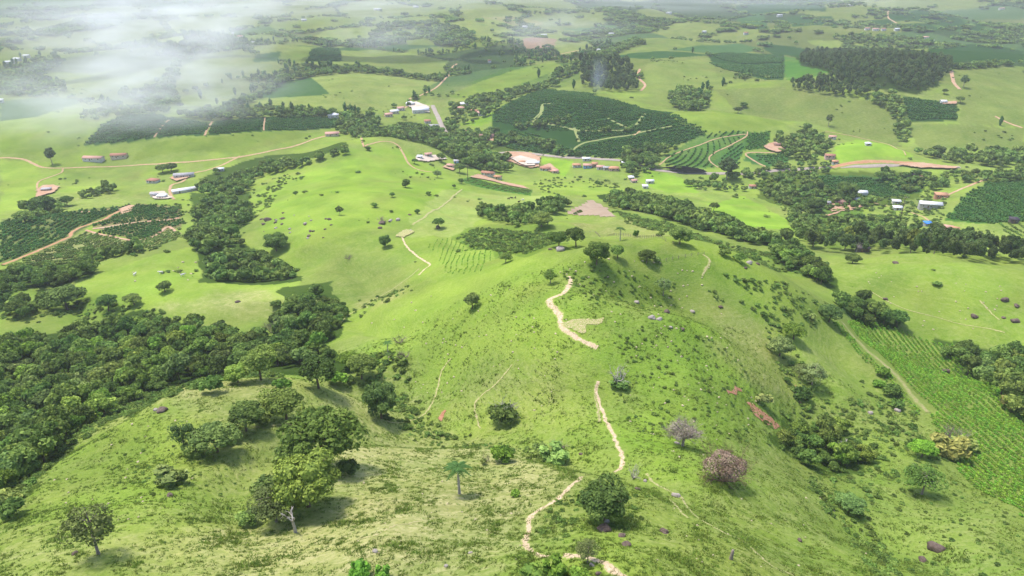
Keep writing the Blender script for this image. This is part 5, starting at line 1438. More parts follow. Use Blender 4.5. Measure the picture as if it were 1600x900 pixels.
for a in [
 (450, 720, 50, .8, (1.2, 1.15, 1.2), 'low green bush filling the gap left of the largest spreading tree'),
 (420, 770, 52, .8, (1.4, 1.25, 1.5), 'grey-green bush above the grey dead tree'),
 (390, 820, 44, .8, (1.3, 1.15, 1.3), 'lowest grey-green bush left of the dead trees'),
 (545, 740, 46, .7, 'normal', 'low bush at the right foot of the largest spreading tree'),
 (365, 690, 40, .8, (1.2, 1.15, 1.3), 'bush between the two middle trees of the shrub line'),
 (305, 712, 44, .8, (1.3, 1.2, 1.4), 'bush at the western end of the shrub line'),
 (410, 662, 40, .7, 'normal', 'bush left of the broad tree at the spur edge'),
 (525, 600, 40, .9, 'bright', 'bright leafy bush between the two gully trees'),
 (440, 606, 36, .7, 'bright', 'bright bush in the lush clearing'),
 (335, 613, 42, 1.0, 'normal', 'rounded green bush at the rim of the dry spur'),
 (152, 640, 46, .8, 'bright', 'bright green bush between the ravine wood and the spur'),
 (315, 592, 34, .9, 'bright', 'bright double bush at the ravine rim'),
 (268, 757, 62, .75, (1.6, 1.25, 1.7), 'greyish low bush over a pale boulder'),
 (785, 722, 48, .9, (1.35, 1.4, .8), 'bright yellow-green bush beside a thin grey shrub'),
 (868, 722, 62, .8, (1.5, 1.4, 1.7), 'grey-green tangled bush on the near slope'),
 (845, 710, 40, .7, (1.3, 1.2, 1.4), 'smaller grey-green bush left of the tangled one'),
 (806, 775, 22, .9, 'bright', 'small leafy plant on the dry slope'),
 (785, 662, 62, .8, 'normal', 'green bush under the bare white branches'),
 (968, 603, 40, .5, 'dark', 'low dark bush under the bare whitish tree'),
 (628, 568, 28, .8, 'normal', 'green bush under the bare grey shrub'),
 (562, 902, 42, 1.1, (1.0, 1.3, .75), 'glossy bright green bush at the lowest edge'),
 (598, 905, 36, 1.0, (1.0, 1.3, .75), 'second glossy bright bush at the lowest edge'),
 (868, 900, 50, 1.1, 'bright', 'bright bush under the lowest path bend'),
 (905, 905, 42, .8, 'bright', 'rounded bush beside the lowest path bend'),
 (832, 905, 50, .7, 'light', 'pale leafy bush left of the lowest path bend'),
 (1190, 632, 34, .9, (1.7, 1.35, 2.0), 'grey bush above the red erosion scar'),
 (1255, 625, 40, .8, 'dark', 'dark bush beside the thin red scar'),
 (1380, 588, 24, .9, 'bright', 'first bright bush along the maize lane'),
 (1374, 604, 22, .8, 'bright', 'second bright bush along the maize lane'),
 (1395, 618, 32, .8, 'normal', 'third and widest bush along the maize lane'),
 (1402, 638, 24, .9, 'normal', 'fourth bush along the maize lane'),
 (1424, 670, 16, .9, 'dark', 'small dark bush at the end of the maize lane'),
 (1478, 712, 62, .85, (1.9, 1.3, 1.7), 'large grey-brown bush at the lower maize corner'),
 (1500, 700, 40, .8, (1.6, 1.2, 1.5), 'smaller grey-brown bush at the lower maize corner'),
 (1590, 650, 50, .9, 'olive', 'olive bush at the margin beside the maize'),
 (1575, 640, 34, .9, (1.9, 1.2, 1.7), 'brownish bush at the margin beside the maize'),
 (832, 392, 19, .9, 'dark', 'round dark bush left of the crest group'),
 (1026, 410, 18, .9, 'grey', 'greyish shrub right of the dark crest tree'),
 (993, 370, 15, 1.3, 'dark', 'pointed dark shrub on the crest fence line'),
 (1132, 400, 24, .9, 'normal', 'first shrub on the far eastern shoulder'),
 (1154, 408, 25, .9, 'normal', 'second shrub on the far eastern shoulder'),
 (456, 475, 26, 1.0, 'bright', 'rounded bright bush at the ravine head'),
 (432, 478, 20, .8, 'dark', 'dark bush left of the bright ravine bush'),
 (612, 332, 8, .8, 'dark', 'tiny dark bush above the boulder heap'),
 (560, 270, 12, .4, 'dark', 'flat dark bush on the bright hill'),
 (1465, 446, 16, .5, 'normal', 'low bush on the stony eastern pasture'),
 (1268, 498, 20, .6, 'grey', 'grey shrub left of the dark oval tree'),
 (755, 726, 14, 1.3, (1.5, 1.2, 1.6), 'thin grey shrub beside the bright yellow-green bush'),
 (15, 790, 52, .8, (1.5, 1.2, 1.4), 'greyish bush at the lower end of the ravine wood'),
 (20, 808, 44, .9, 'dark', 'dark bush at the lower end of the ravine wood'),
 (700, 262, 8, .8, 'dark', 'small bush in the farm garden'),
]:
    put_bush(*a)

def put_bare(me, px, py, wpx, hs, label, name='bare_shrub', cat='bare shrub', base=3.2):
    p = P(px, py); s = wpx * slant(p) / FPX / base
    o = link(name, me); o.location = p; o.scale = (s, s, s * hs); o.rotation_euler = (0, 0, px % 6.28)
    return tag(o, label, cat)
put_bare(BROWNBARE, 1130, 752, 72, 1.0, 'round reddish-brown leafless bush on the near eastern slope', base=6.0)
o = link('twig_tips', TWIGHAZE, bpy.data.objects['bare_shrub'])
put_bare(PINKBARE, 1066, 697, 54, 1.0, 'grey-pink leafless tree above the brown round bush', 'bare_tree', 'bare tree', 5.4)
link('twig_tips', GREYHAZE, bpy.data.objects['bare_tree'])
put_bare(PALEBARE, 788, 656, 44, 1.1, 'bare white branching tree over the green bush in the gully', 'bare_tree', 'bare tree', 3.6)
put_bare(PALEBARE, 965, 598, 40, .9, 'bare whitish little tree on the central slope', 'bare_tree', 'bare tree', 3.6)
put_bare(PALEBARE, 990, 748, 26, 1.2, 'bare white shrub at the elbow of the footpath', base=3.6)
put_bare(BARE[0], 626, 536, 24, .8, 'upper grey leafless shrub on the western flank')
put_bare(BARE[1], 630, 562, 24, 1.0, 'lower grey leafless shrub over a green bush')
put_bare(BARE[2], 872, 705, 30, .9, 'grey leafless shrub inside the tangled bush')
put_bare(BARE[0], 424, 520, 24, 1.2, 'pinkish leafless shrub beside the ravine head')
put_bare(BARE[1], 1490, 690, 40, .8, 'grey leafless shrub over the lower maize corner')
put_bare(BARE[2], 760, 722, 16, 1.2, 'small grey leafless shrub on the dry slope')
put_bare(BARE[0], 545, 405 , 14, .8, 'small grey leafless shrub by the boulder slope')
put_bare(BARE[1], 598, 348, 16, .9, 'grey leafless shrub over the boulder heap')
put_bare(DEAD[0], 462, 832, 32, 1.45, 'white dead tree trunk with broken limbs below the olive tree', 'dead_tree', 'dead tree', 3.4)
put_bare(DEAD[1], 428, 808, 40, 1.1, 'grey dead tree tangled beside the thin grey-leaved tree', 'dead_tree', 'dead tree', 4.0)
put_bare(DEAD[1], 1338, 394, 16, 1.2, 'white dead trunk at the foot of the tall row', 'dead_tree', 'dead tree', 4.0)
put_bare(DEAD[0], 1322, 715, 24, 1.3, 'pale dead limbs rising from the eastern thicket', 'dead_tree', 'dead tree', 3.4)

def put_palm(px, py, hpx, label):
    p = P(px, py); s = hpx * slant(p) / FPX / math.cos(R(35)) / 4.4
    e = bpy.data.objects.new('palm_tree', None); COL.objects.link(e); e.location = p; e.scale = (s, s, s); e.rotation_euler = (0, 0, px % 6)
    tag(e, label, 'palm')
    link('trunk', PALM[0], e); link('fronds', PALM[1], e)
put_palm(718, 772, 44, 'single palm tree on the dry near slope')
put_palm(606, 552, 16, 'small palm left of the bare shrubs')
put_palm(969, 376, 17, 'slender palm-like tree on the crest fence line')
put_palm(607, 566, 12, 'lowest little palm left of the bare shrubs')

# ------------------------------------------------------------------ boulders and stones
def rock_material(name, a, b_):
    m, n, b = mat(name)
    pos = nd(n, 'ShaderNodeTexCoord').outputs['Object']
    c = mixc(n, ramp(n, noise(n, pos, 1.6, 5, .7), .35, .68), a, b_)
    n.links.new(mixc(n, ramp(n, noise(n, pos, 5, 4, .7), .6, .75, 0, .7), c, (.45, .40, .36)), b.inputs['Base Color'])
    bp = nd(n, 'ShaderNodeBump'); bp.inputs['Strength'].default_value = .7; bp.inputs['Distance'].default_value = .15
    n.links.new(noise(n, pos, 4, 5, .7), bp.inputs['Height']); n.links.new(bp.outputs[0], b.inputs['Normal'])
    return m
M_ROCK = rock_material('maroon_grey_rock', (.080, .056, .045), (.15, .112, .09))
M_PALEROCK = rock_material('pale_grey_rock', (.34, .30, .26), (.22, .19, .165))
M_STONE = rock_material('cream_stone', (.46, .39, .26), (.38, .31, .19))
def rock_mesh(seed, m, flat):
    v, f = ICO2
    g = np.random.default_rng(seed)
    o = g.uniform(0, 50, 3)
    k = 1 + .30 * perlin(v[:, 0] * 1.1 + o[0], v[:, 1] * 1.1 + v[:, 2] + o[1], 70) + .12 * perlin(v[:, 0] * 3 + o[1], v[:, 1] * 3 - v[:, 2] * 2 + o[2], 71)
    for _ in range(5):
        nrm = unit(g.normal(size=3)); d = v @ nrm
        k = np.where(d > .72, k * (.72 / np.maximum(d, .72)), k)
    V = v * k[:, None] * (1, g.uniform(.65, .95), flat)
    return mesh_np('boulder', V, f, [m], False)
ROCKS = [rock_mesh(10 + i, M_ROCK, (.5, .62, .45, .7)[i]) for i in range(4)]
PROCKS = [rock_mesh(20 + i, M_PALEROCK, (.6, .5)[i]) for i in range(2)]
STONES = [rock_mesh(30 + i, M_STONE, .6) for i in range(3)]
def boulder(px, py, wpx, label, pale=False, group=None, name='boulder', meshes=None):
    p = P(px, py); s = wpx * slant(p) / FPX / 2.2
    if px > 1300 and py < 520: s *= .72
    L_ = meshes or (PROCKS if pale else ROCKS)
    o = link(name, L_[int(px * 3 + py) % len(L_)])
    o.location = p + Vector((0, 0, s * .12)); o.scale = (s, s, s); o.rotation_euler = (0, 0, px * 1.3 % 6.28)
    return tag(o, label, 'boulder' if name == 'boulder' else 'stone', group)
for a in [(944, 829, 26, 'broad dark maroon boulder under the big grey-green tree'), (972, 838, 17, 'upper dark rock of the curved pair right of the maroon boulder'), (979, 852, 17, 'lower dark rock of the curved pair right of the maroon boulder'),
 (948, 816, 12, 'grey rock directly under the big tree', True), (1038, 832, 18, 'flat dark boulder on the near eastern slope'), (1056, 775, 15, 'white-topped boulder beside the straw track', True), (1463, 858, 26, 'large maroon boulder in the eastern foreground'),
 (1441, 876, 14, 'smaller maroon boulder beside the large eastern one'), (254, 643, 19, 'maroon boulder on the crest of the dry spur'), (243, 641, 9, 'pale rock touching the maroon spur boulder', True), (265, 775, 13, 'slim dark boulder below the greyish bush'),
 (266, 748, 8, 'white rock under the greyish bush', True), (117, 865, 11, 'dark boulder left of the sparse tall tree'), (1400, 412, 17, 'oval dark boulder at the brow of the eastern pasture'), (1383, 468, 13, 'dark boulder by the copse at the pasture foot'),
 (995, 473, 11, 'pale-striped boulder behind the hill crest', True), (1126, 480, 10, 'dark boulder on the lush eastern hollow'), (1082, 487, 10, 'flat grey boulder on the hollow rim', True), (1042, 489, 15, 'flat reddish boulder of the crest rocks'), (1018, 497, 15, 'pale rock of the crest rocks', True),
 (1030, 499, 12, 'grey rock of the crest rocks', True), (1066, 515, 9, 'dark rock on the crest slope'), (1048, 512, 8, 'grey rock on the crest slope', True), (1570, 469, 16, 'upper dark rock on the far stony pasture'), (1588, 478, 14, 'second dark rock on the far stony pasture'),
 (1586, 503, 20, 'large round dark boulder on the far stony pasture'), (1522, 495, 16, 'dark rock in grass on the far stony pasture'), (1568, 497, 9, 'small dark rock left of the large round boulder'), (1360, 646, 10, 'grey rock in the eastern hollow', True), (1402, 642, 12, 'white rock under the maize lane bushes', True),
 (1478, 581, 12, 'dark rock in the young maize'), (875, 391, 20, 'flat grey boulder under the dark crest tree', True), (860, 390, 9, 'dark rock beside the flat grey boulder'), (597, 350, 14, 'tall maroon boulder of the heap on the pasture'), (610, 345, 9, 'grey boulder right of the tall maroon one', True),
 (622, 344, 10, 'long grey boulder of the heap', True), (594, 357, 9, 'low boulder in front of the heap'), (640, 336, 7, 'small dark rock above the boundary track'), (685, 356, 12, 'boulder under the round dark pasture tree'), (642, 361, 8, 'white rock on the flat outcrop', True),
 (1170, 411, 13, 'grey rock of the eastern shoulder', True), (1184, 413, 8, 'dark rock of the eastern shoulder'), (1165, 419, 8, 'low rock of the eastern shoulder'), (908, 710, 9, 'dark rock on the bank left of the path'), (996, 765, 10, 'dark rock below the bare white shrub'), (1008, 752, 8, 'grey rock below the bare white shrub', True),
 (1058, 693, 10, 'grey rock under the grey-pink leafless tree', True), (1250, 845, 10, 'reddish rock on the eastern foreground slope'), (372, 472, 10, 'dark rock on the dry valley pasture'), (418, 345, 14, 'long dark rock at the head of the bright hill'), (442, 342, 9, 'flat rock on the bright hill'),
 (935, 898, 12, 'dark rock under the lowest path'), (925, 884, 11, 'grey rock beside the lowest path', True), (735, 864, 8, 'pale rock above the glossy bushes', True), (586, 862, 11, 'cream rock above the glossy bushes', True), (697, 885, 9, 'cream rock in the dry foreground', True)]:
    boulder(*a)
g_ = np.random.default_rng(31)
for i in range(26):
    px, py = g_.uniform(405, 520), 0
    py = 352 + g_.uniform(-1, 1) * 18 + (px - 460) * .12
    boulder(px, py, g_.uniform(3, 8), 'weathered boulder in the scatter on the slope above the square wood', g_.random() < .35, 'boulders on the slope above the square wood')
def in_px(poly, x, y): return bool(inside(np.array(pp(poly)), np.array([x]), np.array([y]))[0])
ZONES = [('560 480 780 440 900 450 860 640 700 660 620 600', 60, 'on the western flank of the central hill'), ('950 460 1120 480 1210 600 1150 740 1000 700 940 560', 70, 'on the crown and eastern flank of the central hill'),
 ('60 760 200 660 330 640 340 760 150 840', 26, 'on the rounded western spur'), ('550 720 840 740 820 880 520 880', 26, 'on the dry near slope'), ('1000 760 1300 780 1400 890 1020 890', 26, 'on the near eastern slope'),
 ('1320 420 1600 440 1600 540 1450 520', 34, 'on the far stony pasture'), ('880 410 1120 400 1100 470 900 460', 28, 'on the shaded crest flank'), ('860 400 1000 380 1090 400 880 440', 8, 'on the crest lawn'), ('180 400 320 400 300 450 150 440', 9, 'on the western valley pasture')]
for poly, n, words in ZONES:
    q = pp(poly); xs = [a for a, b in q]; ys = [b for a, b in q]
    k = 0
    while k < n:
        x, y = g_.uniform(min(xs), max(xs)), g_.uniform(min(ys), max(ys))
        if in_px(poly, x, y):
            boulder(x, y, g_.uniform(2.6, 5.2), f'small cream stone lying {words}', False, f'stones {words}', 'stone', STONES); k += 1

# ------------------------------------------------------------------ buildings
def flat_mat(name, a, b_=None, sc=.8, rough=.8):
    m, n, b = mat(name)
    pos = nd(n, 'ShaderNodeTexCoord').outputs['Object']
    b_ = b_ or tuple(x * .78 for x in a)
    n.links.new(mixc(n, ramp(n, noise(n, pos, sc, 5, .7), .35, .7), a, b_), b.inputs['Base Color'])
    b.inputs['Roughness'].default_value = rough
    return m
WALL = dict(white=flat_mat('white_plaster', (.62, .59, .54)), beige=flat_mat('beige_plaster', (.60, .50, .38)), pink=flat_mat('pink_plaster', (.62, .40, .34)), blue=flat_mat('blue_plaster', (.22, .42, .66)), grey=flat_mat('grey_block', (.38, .36, .34)), brick=flat_mat('raw_brick', (.42, .21, .13)), wood=flat_mat('dark_board', (.12, .09, .08)))
ROOF = dict(tile=flat_mat('terracotta_tiles', (.38, .19, .13), (.28, .13, .09), 1.5), pinktile=flat_mat('faded_pink_tiles', (.52, .30, .24), (.42, .24, .19), 1.5), white=flat_mat('white_sheet_roof', (.66, .66, .67), (.52, .52, .54)), grey=flat_mat('grey_sheet_roof', (.36, .35, .36), (.26, .25, .26)), brown=flat_mat('rusty_sheet_roof', (.27, .15, .12), (.19, .12, .10)), blue=flat_mat('blue_tarpaulin', (.06, .22, .62)), orange=flat_mat('orange_tiles', (.46, .25, .15), (.37, .19, .11), 1.5), dark=flat_mat('black_sheet_roof', (.06, .05, .06)))
M_DOOR = flat_mat('brown_door_wood', (.20, .11, .06)); M_FRAME = flat_mat('white_window_frame', (.7, .7, .68))
mg, ng, bg = mat('dark_window_glass'); bg.inputs['Base Color'].default_value = (.03, .04, .05, 1); bg.inputs['Roughness'].default_value = .12; bg.inputs['Specular IOR Level'].default_value = .5
def box_np(x0, x1, y0, y1, z0, z1):
    V = np.array([(x, y, z) for z in (z0, z1) for x, y in ((x0, y0), (x1, y0), (x1, y1), (x0, y1))], float)
    F = np.array([(3, 2, 1, 0), (4, 5, 6, 7), (0, 1, 5, 4), (1, 2, 6, 5), (2, 3, 7, 6), (3, 0, 4, 7)])
    return V, F
BOXM = {}
def box_part(name, m, parent, loc, dim):
    if m.name not in BOXM: BOXM[m.name] = mesh_np('box_' + m.name, *box_np(-.5, .5, -.5, .5, -.5, .5), [m])
    o = link(name, BOXM[m.name], parent); o.location = loc; o.scale = dim
    return o
def house(px, py, L_, W_, H_, rot, roof, wall, label, style='gable', name='house', cat='house', group=None, wins=3, open_=False):
    p = P(px, py)
    k = slant(p) / FPX; far_ = .28 if group else 1.0
    L_ = max(L_ * k * far_, 4.5); W_ = max(W_ * (k if not group else .8), 4.2); H_ = H_ * min(max(k * 1.1, .8), 1.3)
    wins = min(wins, max(1, int(L_ / 2.6)))
    e = bpy.data.objects.new(name, None); COL.objects.link(e)
    e.rotation_euler = (0, 0, R(rot))
    cr, sr = math.cos(R(rot)), math.sin(R(rot))
    q = np.array([(p.x + cr * a - sr * b, p.y + sr * a + cr * b) for a in (-L_ / 2, L_ / 2) for b in (-W_ / 2, W_ / 2)])
    zz = ground(q[:, 0], q[:, 1]); z = float(.6 * zz.max() + .4 * zz.mean())
    low = float(zz.min()) - z - .6
    e.location = (p.x, p.y, z)
    tag(e, label, cat, group)
    rise = W_ * (.5 * .42 if style != 'flat' else .08)
    # walls with gable ends
    a, b = L_ / 2, W_ / 2
    if style == 'gable':
        V = [(-a, -b, low), (a, -b, low), (a, b, low), (-a, b, low), (-a, -b, H_), (a, -b, H_), (a, b, H_), (-a, b, H_), (-a, 0, H_ + rise), (a, 0, H_ + rise)]
        F4 = [(0, 1, 5, 4), (2, 3, 7, 6), (1, 2, 6, 5), (3, 0, 4, 7)]; F3 = [(5, 6, 9), (7, 4, 8)]
    else:
        V = [(-a, -b, low), (a, -b, low), (a, b, low), (-a, b, low), (-a, -b, H_), (a, -b, H_), (a, b, H_), (-a, b, H_)]
        F4 = [(0, 1, 5, 4), (2, 3, 7, 6), (1, 2, 6, 5), (3, 0, 4, 7)]; F3 = []
    link('wall', mesh_np('wall', np.array(V), [np.array(F4)] + ([np.array(F3)] if F3 else []), [WALL[wall]]), e)
    o = .55; t = .14
    if style == 'gable':
        s = rise / b
        R0 = [(-a - o, -b - o, H_ - s * o), (a + o, -b - o, H_ - s * o), (a + o, 0, H_ + rise), (-a - o, 0, H_ + rise), (a + o, b + o, H_ - s * o), (-a - o, b + o, H_ - s * o)]
        F = [(0, 1, 2, 3), (3, 2, 4, 5)]
    elif style == 'hip':
        s = rise / b; r_ = max(a - b, .3)
        R0 = [(-a - o, -b - o, H_ - s * o), (a + o, -b - o, H_ - s * o), (a + o, b + o, H_ - s * o), (-a - o, b + o, H_ - s * o), (-r_, 0, H_ + rise), (r_, 0, H_ + rise)]
        F = [(0, 1, 5, 4), (2, 3, 4, 5), (1, 2, 5, 5), (3, 0, 4, 4)]
    elif style == 'arch':
        n = 9; R0 = []
        for k in range(n):
            th = math.pi * k / (n - 1)
            R0 += [(-a - .3, -b * 1.06 * math.cos(th), H_ - .1 + b * .62 * math.sin(th)), (a + .3, -b * 1.06 * math.cos(th), H_ - .1 + b * .62 * math.sin(th))]
        F = [(2 * k, 2 * k + 1, 2 * k + 3, 2 * k + 2) for k in range(n - 1)]
    else:
        R0 = [(-a - o, -b - o, H_ + .02), (a + o, -b - o, H_ + .02), (a + o, b + o, H_ + rise + .1), (-a - o, b + o, H_ + rise + .1)]
        F = [(0, 1, 2, 3)]
    R0 = np.array(R0, float) + (0, 0, .03)
    nV = len(R0); top = R0 + (0, 0, t)
    F4 = [f for f in F if len(set(f)) == 4]; F3 = [tuple(dict.fromkeys(f)) for f in F if len(set(f)) == 3]
    allF4 = [tuple(i + nV for i in f) for f in F4] + [f[::-1] for f in F4]; allF3 = [tuple(i + nV for i in f) for f in F3] + [f[::-1] for f in F3]
    edges = {}
    for f in F4 + F3:
        for i in range(len(f)):
            k = (f[i], f[(i + 1) % len(f)])
            if (k[1], k[0]) in edges: edges.pop((k[1], k[0]))
            else: edges[k] = 1
    allF4 += [(i, j, j + nV, i + nV) for i, j in edges]
    link('roof', mesh_np('roof', np.concatenate([R0, top]), [np.array(allF4)] + ([np.array(allF3)] if allF3 else []), [ROOF[roof]]), e)
    if open_: return e
    box_part('door', M_DOOR, e, (-L_ * .12, -b - .03, 1.02), (.95, .12, 2.05))
    for k in range(wins):
        x = -L_ / 2 + L_ * (k + .5) / wins
        if abs(x + L_ * .12) < 1.1: x += 1.7
        if abs(x) > L_ / 2 - .6: continue
        wf = box_part('window', M_FRAME, e, (x, -b - .02, min(1.6, H_ - 1)), (1.25, .08, 1.1))
        pn = link('pane', BOXM.setdefault(mg.name, mesh_np('box_' + mg.name, *box_np(-.5, .5, -.5, .5, -.5, .5), [mg])), wf)
        pn.location = (0, -.35, 0); pn.scale = (.84, .6, .84)
    return e

H = house
H(147, 251, 26, 9, 3.2, -4, 'pinktile', 'white', 'long pink-roofed farmhouse under the mist above the western road', 'gable')
H(187, 247, 20, 9, 3.2, 6, 'tile', 'beige', 'second red-roofed farmhouse above the western road', 'gable')
H(240, 285, 15, 10, 3.2, -14, 'tile', 'white', 'red-roofed white house below the western road', 'hip')
H(288, 277, 26, 9, 3.4, 14, 'grey', 'white', 'long grey-roofed white shed beside the branching road', 'gable', 'shed', 'shed')
H(284, 301, 24, 9, 3.0, 30, 'white', 'white', 'near white gable bay of the western greenhouse', 'gable', 'greenhouse', 'greenhouse', wins=0)
H(295, 299, 24, 8, 3.0, 30, 'white', 'white', 'far white gable bay of the western greenhouse', 'gable', 'greenhouse', 'greenhouse', wins=0)
H(243, 307, 12, 7, 3, -20, 'grey', 'white', 'small grey-roofed shed in the pale western yard', 'gable', 'shed', 'shed')
H(254, 310, 12, 8, 3, -8, 'white', 'white', 'white-roofed shed in the pale western yard', 'flat', 'shed', 'shed')
H(73, 299, 11, 6, 3, 10, 'grey', 'brick', 'unfinished grey building on the red platform', 'flat', 'building_shell', 'building')
H(345, 267, 9, 6, 3, 15, 'white', 'white', 'small white hut beside the branching road', 'gable', 'hut', 'hut')
H(521, 184, 15, 10, 4, 10, 'white', 'white', 'white-roofed house beside the tall clump of trees', 'hip')
H(519, 212, 19, 10, 3, 12, 'pinktile', 'beige', 'beige house between the road and the stream wood', 'gable')
H(657, 176, 24, 12, 4.5, 14, 'white', 'white', 'large white barn on the pale terrace', 'gable', 'barn', 'barn')
H(641, 165, 12, 9, 3.5, 0, 'white', 'white', 'white house above the large white barn', 'hip')
H(607, 182, 11, 8, 3, 25, 'pinktile', 'beige', 'first roadside house of the straggling row', 'gable')
H(616, 177, 12, 8, 3, 25, 'white', 'beige', 'second roadside house of the straggling row, pale-roofed', 'gable')
H(626, 172, 10, 8, 3, 25, 'pinktile', 'white', 'third roadside house of the straggling row', 'gable')
H(668, 192, 9, 8, 3, 10, 'tile', 'white', 'small red-roofed house below the white barn', 'gable')
H(675, 200, 19, 9, 3, 8, 'grey', 'white', 'grey-roofed long house below the white barn', 'gable')
H(726, 166, 14, 9, 3.5, 20, 'white', 'white', 'white-roofed house up the valley', 'gable')
H(711, 166, 9, 8, 3.5, 0, 'tile', 'white', 'small tiled house left of the white-roofed valley house', 'gable')
H(720, 172, 12, 8, 3, 10, 'pinktile', 'pink', 'pink house below the white-roofed valley house', 'hip')
H(742, 177, 11, 8, 3, -20, 'tile', 'white', 'tiled house at the end of the bright meadow', 'gable')
H(752, 180, 12, 7, 3, -15, 'pinktile', 'white', 'pale pink-roofed house right of the tiled meadow house', 'gable')
H(727, 209, 13, 9, 3, 5, 'orange', 'white', 'orange-tiled house under the road trees', 'hip')
H(760, 216, 22, 13, 3.4, 4, 'brown', 'pink', 'broad brown-roofed building at the coffee corner', 'gable', 'building', 'building')
H(669, 245, 10, 7, 3, 18, 'pinktile', 'white', 'white farmhouse with pale pink roof on the hill side', 'gable')
H(656, 248, 6, 5, 2.6, 0, 'white', 'white', 'tiny white hut beside the hill farmhouse', 'flat', 'hut', 'hut', wins=1)
H(704, 262, 10, 6, 2.8, -12, 'pinktile', 'beige', 'low beige house in the pale garden yard', 'gable')
H(713, 255, 6, 5, 2.6, 0, 'grey', 'blue', 'small bluish hut above the beige house', 'flat', 'hut', 'hut', wins=1)
H(763, 275, 20, 8, 3.2, -20, 'tile', 'white', 'long red-roofed house over the dark crop strip', 'gable', wins=5)
H(778, 280, 11, 7, 3, -20, 'orange', 'beige', 'orange-roofed house at the end of the long red roof', 'gable')
H(790, 248, 10, 8, 3.2, 20, 'tile', 'white', 'red-roofed house at the corner of the building ground', 'gable')
H(815, 256, 10, 7, 3, 0, 'orange', 'white', 'orange-tiled house on the white terrace', 'hip')
H(833, 258, 18, 9, 3.5, -4, 'white', 'white', 'wide white building on the white terrace', 'flat', 'building', 'building')
H(852, 266, 15, 8, 3, -16, 'tile', 'white', 'red-tiled house on the lower terrace', 'gable')
H(868, 270, 9, 7, 3, -16, 'pinktile', 'beige', 'pale-tiled house at the end of the lower terrace', 'gable')
H(901, 261, 12, 8, 3.2, 0, 'orange', 'white', 'detached orange-tiled house left of the house row', 'hip')
H(918, 262, 13, 8, 3.4, -3, 'pinktile', 'blue', 'blue-walled house of the row with a pink roof', 'gable')
H(929, 260, 8, 9, 3.8, -3, 'orange', 'pink', 'narrow orange-roofed house next to the blue one', 'gable', wins=2)
H(938, 264, 11, 8, 3.2, -4, 'pinktile', 'white', 'middle pale-roofed house of the row', 'gable')
H(947, 265, 9, 7, 3, -4, 'grey', 'white', 'grey-roofed house of the row', 'gable', wins=2)
H(959, 266, 15, 10, 3.4, -4, 'orange', 'pink', 'largest orange-roofed house at the end of the row', 'hip')
H(975, 257, 7, 6, 3, 0, 'white', 'white', 'small white house by the road behind the row', 'flat', wins=2)
H(916, 251, 11, 6, 3, -3, 'white', 'white', 'low white house behind the row beside the road', 'flat')
H(986, 280, 8, 8, 3, 0, 'white', 'beige', 'round-looking cream hut above the dark wood strip', 'hip', 'hut', 'hut', wins=1)
H(990, 285, 8, 6, 2.6, 20, 'pinktile', 'beige', 'beige hut below the cream hut', 'gable', 'hut', 'hut', wins=1)
H(1015, 286, 11, 7, 3, 8, 'white', 'white', 'white house above the dark wood strip', 'gable')
H(1008, 294, 6, 5, 2.6, 0, 'white', 'white', 'tiny white hut at the wood strip edge', 'flat', 'hut', 'hut', wins=1)
H(1176, 294, 11, 7, 3, -6, 'tile', 'white', 'white cottage with red roof in the eastern valley', 'gable')
H(1214, 229, 9, 7, 3, -12, 'brown', 'brick', 'raw brick house on the excavated platform', 'gable')
H(1296, 247, 13, 8, 3, -10, 'tile', 'pink', 'red-roofed pinkish house under the round green hill', 'gable')
H(1304, 256, 8, 6, 3, -10, 'orange', 'white', 'small orange-roofed house beside the pinkish one', 'gable', wins=2)
H(1268, 272, 8, 6, 3, 0, 'orange', 'beige', 'small orange house hidden in the valley trees', 'gable', wins=2)
H(1265, 315, 11, 6, 3, 8, 'pinktile', 'white', 'striped pale-roofed shed left of the old farm yard', 'gable', 'shed', 'shed')
H(1290, 320, 11, 7, 3, -10, 'grey', 'grey', 'grey shed in the old farm yard', 'gable', 'shed', 'shed')
H(1322, 320, 21, 8, 3.2, -20, 'brown', 'brick', 'long rusty-roofed shed of the old farm', 'gable', 'shed', 'shed')
H(1346, 305, 13, 9, 3, -8, 'white', 'white', 'white arched shelter right of the large dark tree', 'arch', 'shelter', 'shelter', wins=0)
H(1340, 315, 6, 5, 2.4, 0, 'white', 'blue', 'little pale blue hut below the arched shelter', 'flat', 'hut', 'hut', wins=1)
H(1400, 318, 10, 6, 2.8, -14, 'white', 'white', 'white-roofed shed above the pale lane', 'flat', 'shed', 'shed')
H(1402, 328, 11, 5, 2.8, -8, 'white', 'white', 'low white shed beside the dark pole', 'flat', 'shed', 'shed')
H(1452, 326, 27, 11, 4.2, -16, 'white', 'grey', 'long white-roofed barn by the coffee slope', 'gable', 'barn', 'barn')
H(1470, 309, 15, 10, 2.6, -12, 'orange', 'brick', 'orange-roofed low shed at the coffee corner', 'flat', 'shed', 'shed')
H(1449, 353, 8, 6, 2.6, 0, 'blue', 'grey', 'shelter with a bright blue tarpaulin roof', 'flat', 'shelter', 'shelter', wins=0)
H(1452, 368, 9, 6, 2.8, -10, 'white', 'white', 'white hut behind the tall row', 'flat', 'hut', 'hut', wins=1)
H(1479, 359, 12, 8, 3, -25, 'pinktile', 'pink', 'pink-roofed house right of the dark round tree', 'gable')
H(1491, 362, 9, 6, 3, -35, 'orange', 'beige', 'narrow orange-roofed house behind the pink-roofed one', 'gable', wins=2)
H(1505, 370, 8, 6, 2.6, -20, 'orange', 'brick', 'little orange-roofed hut at the end of the farm', 'gable', 'hut', 'hut', wins=1)
H(1347, 393, 16, 6, 3, -6, 'dark', 'wood', 'dark open shed under the tall row', 'flat', 'shed', 'shed', wins=0)
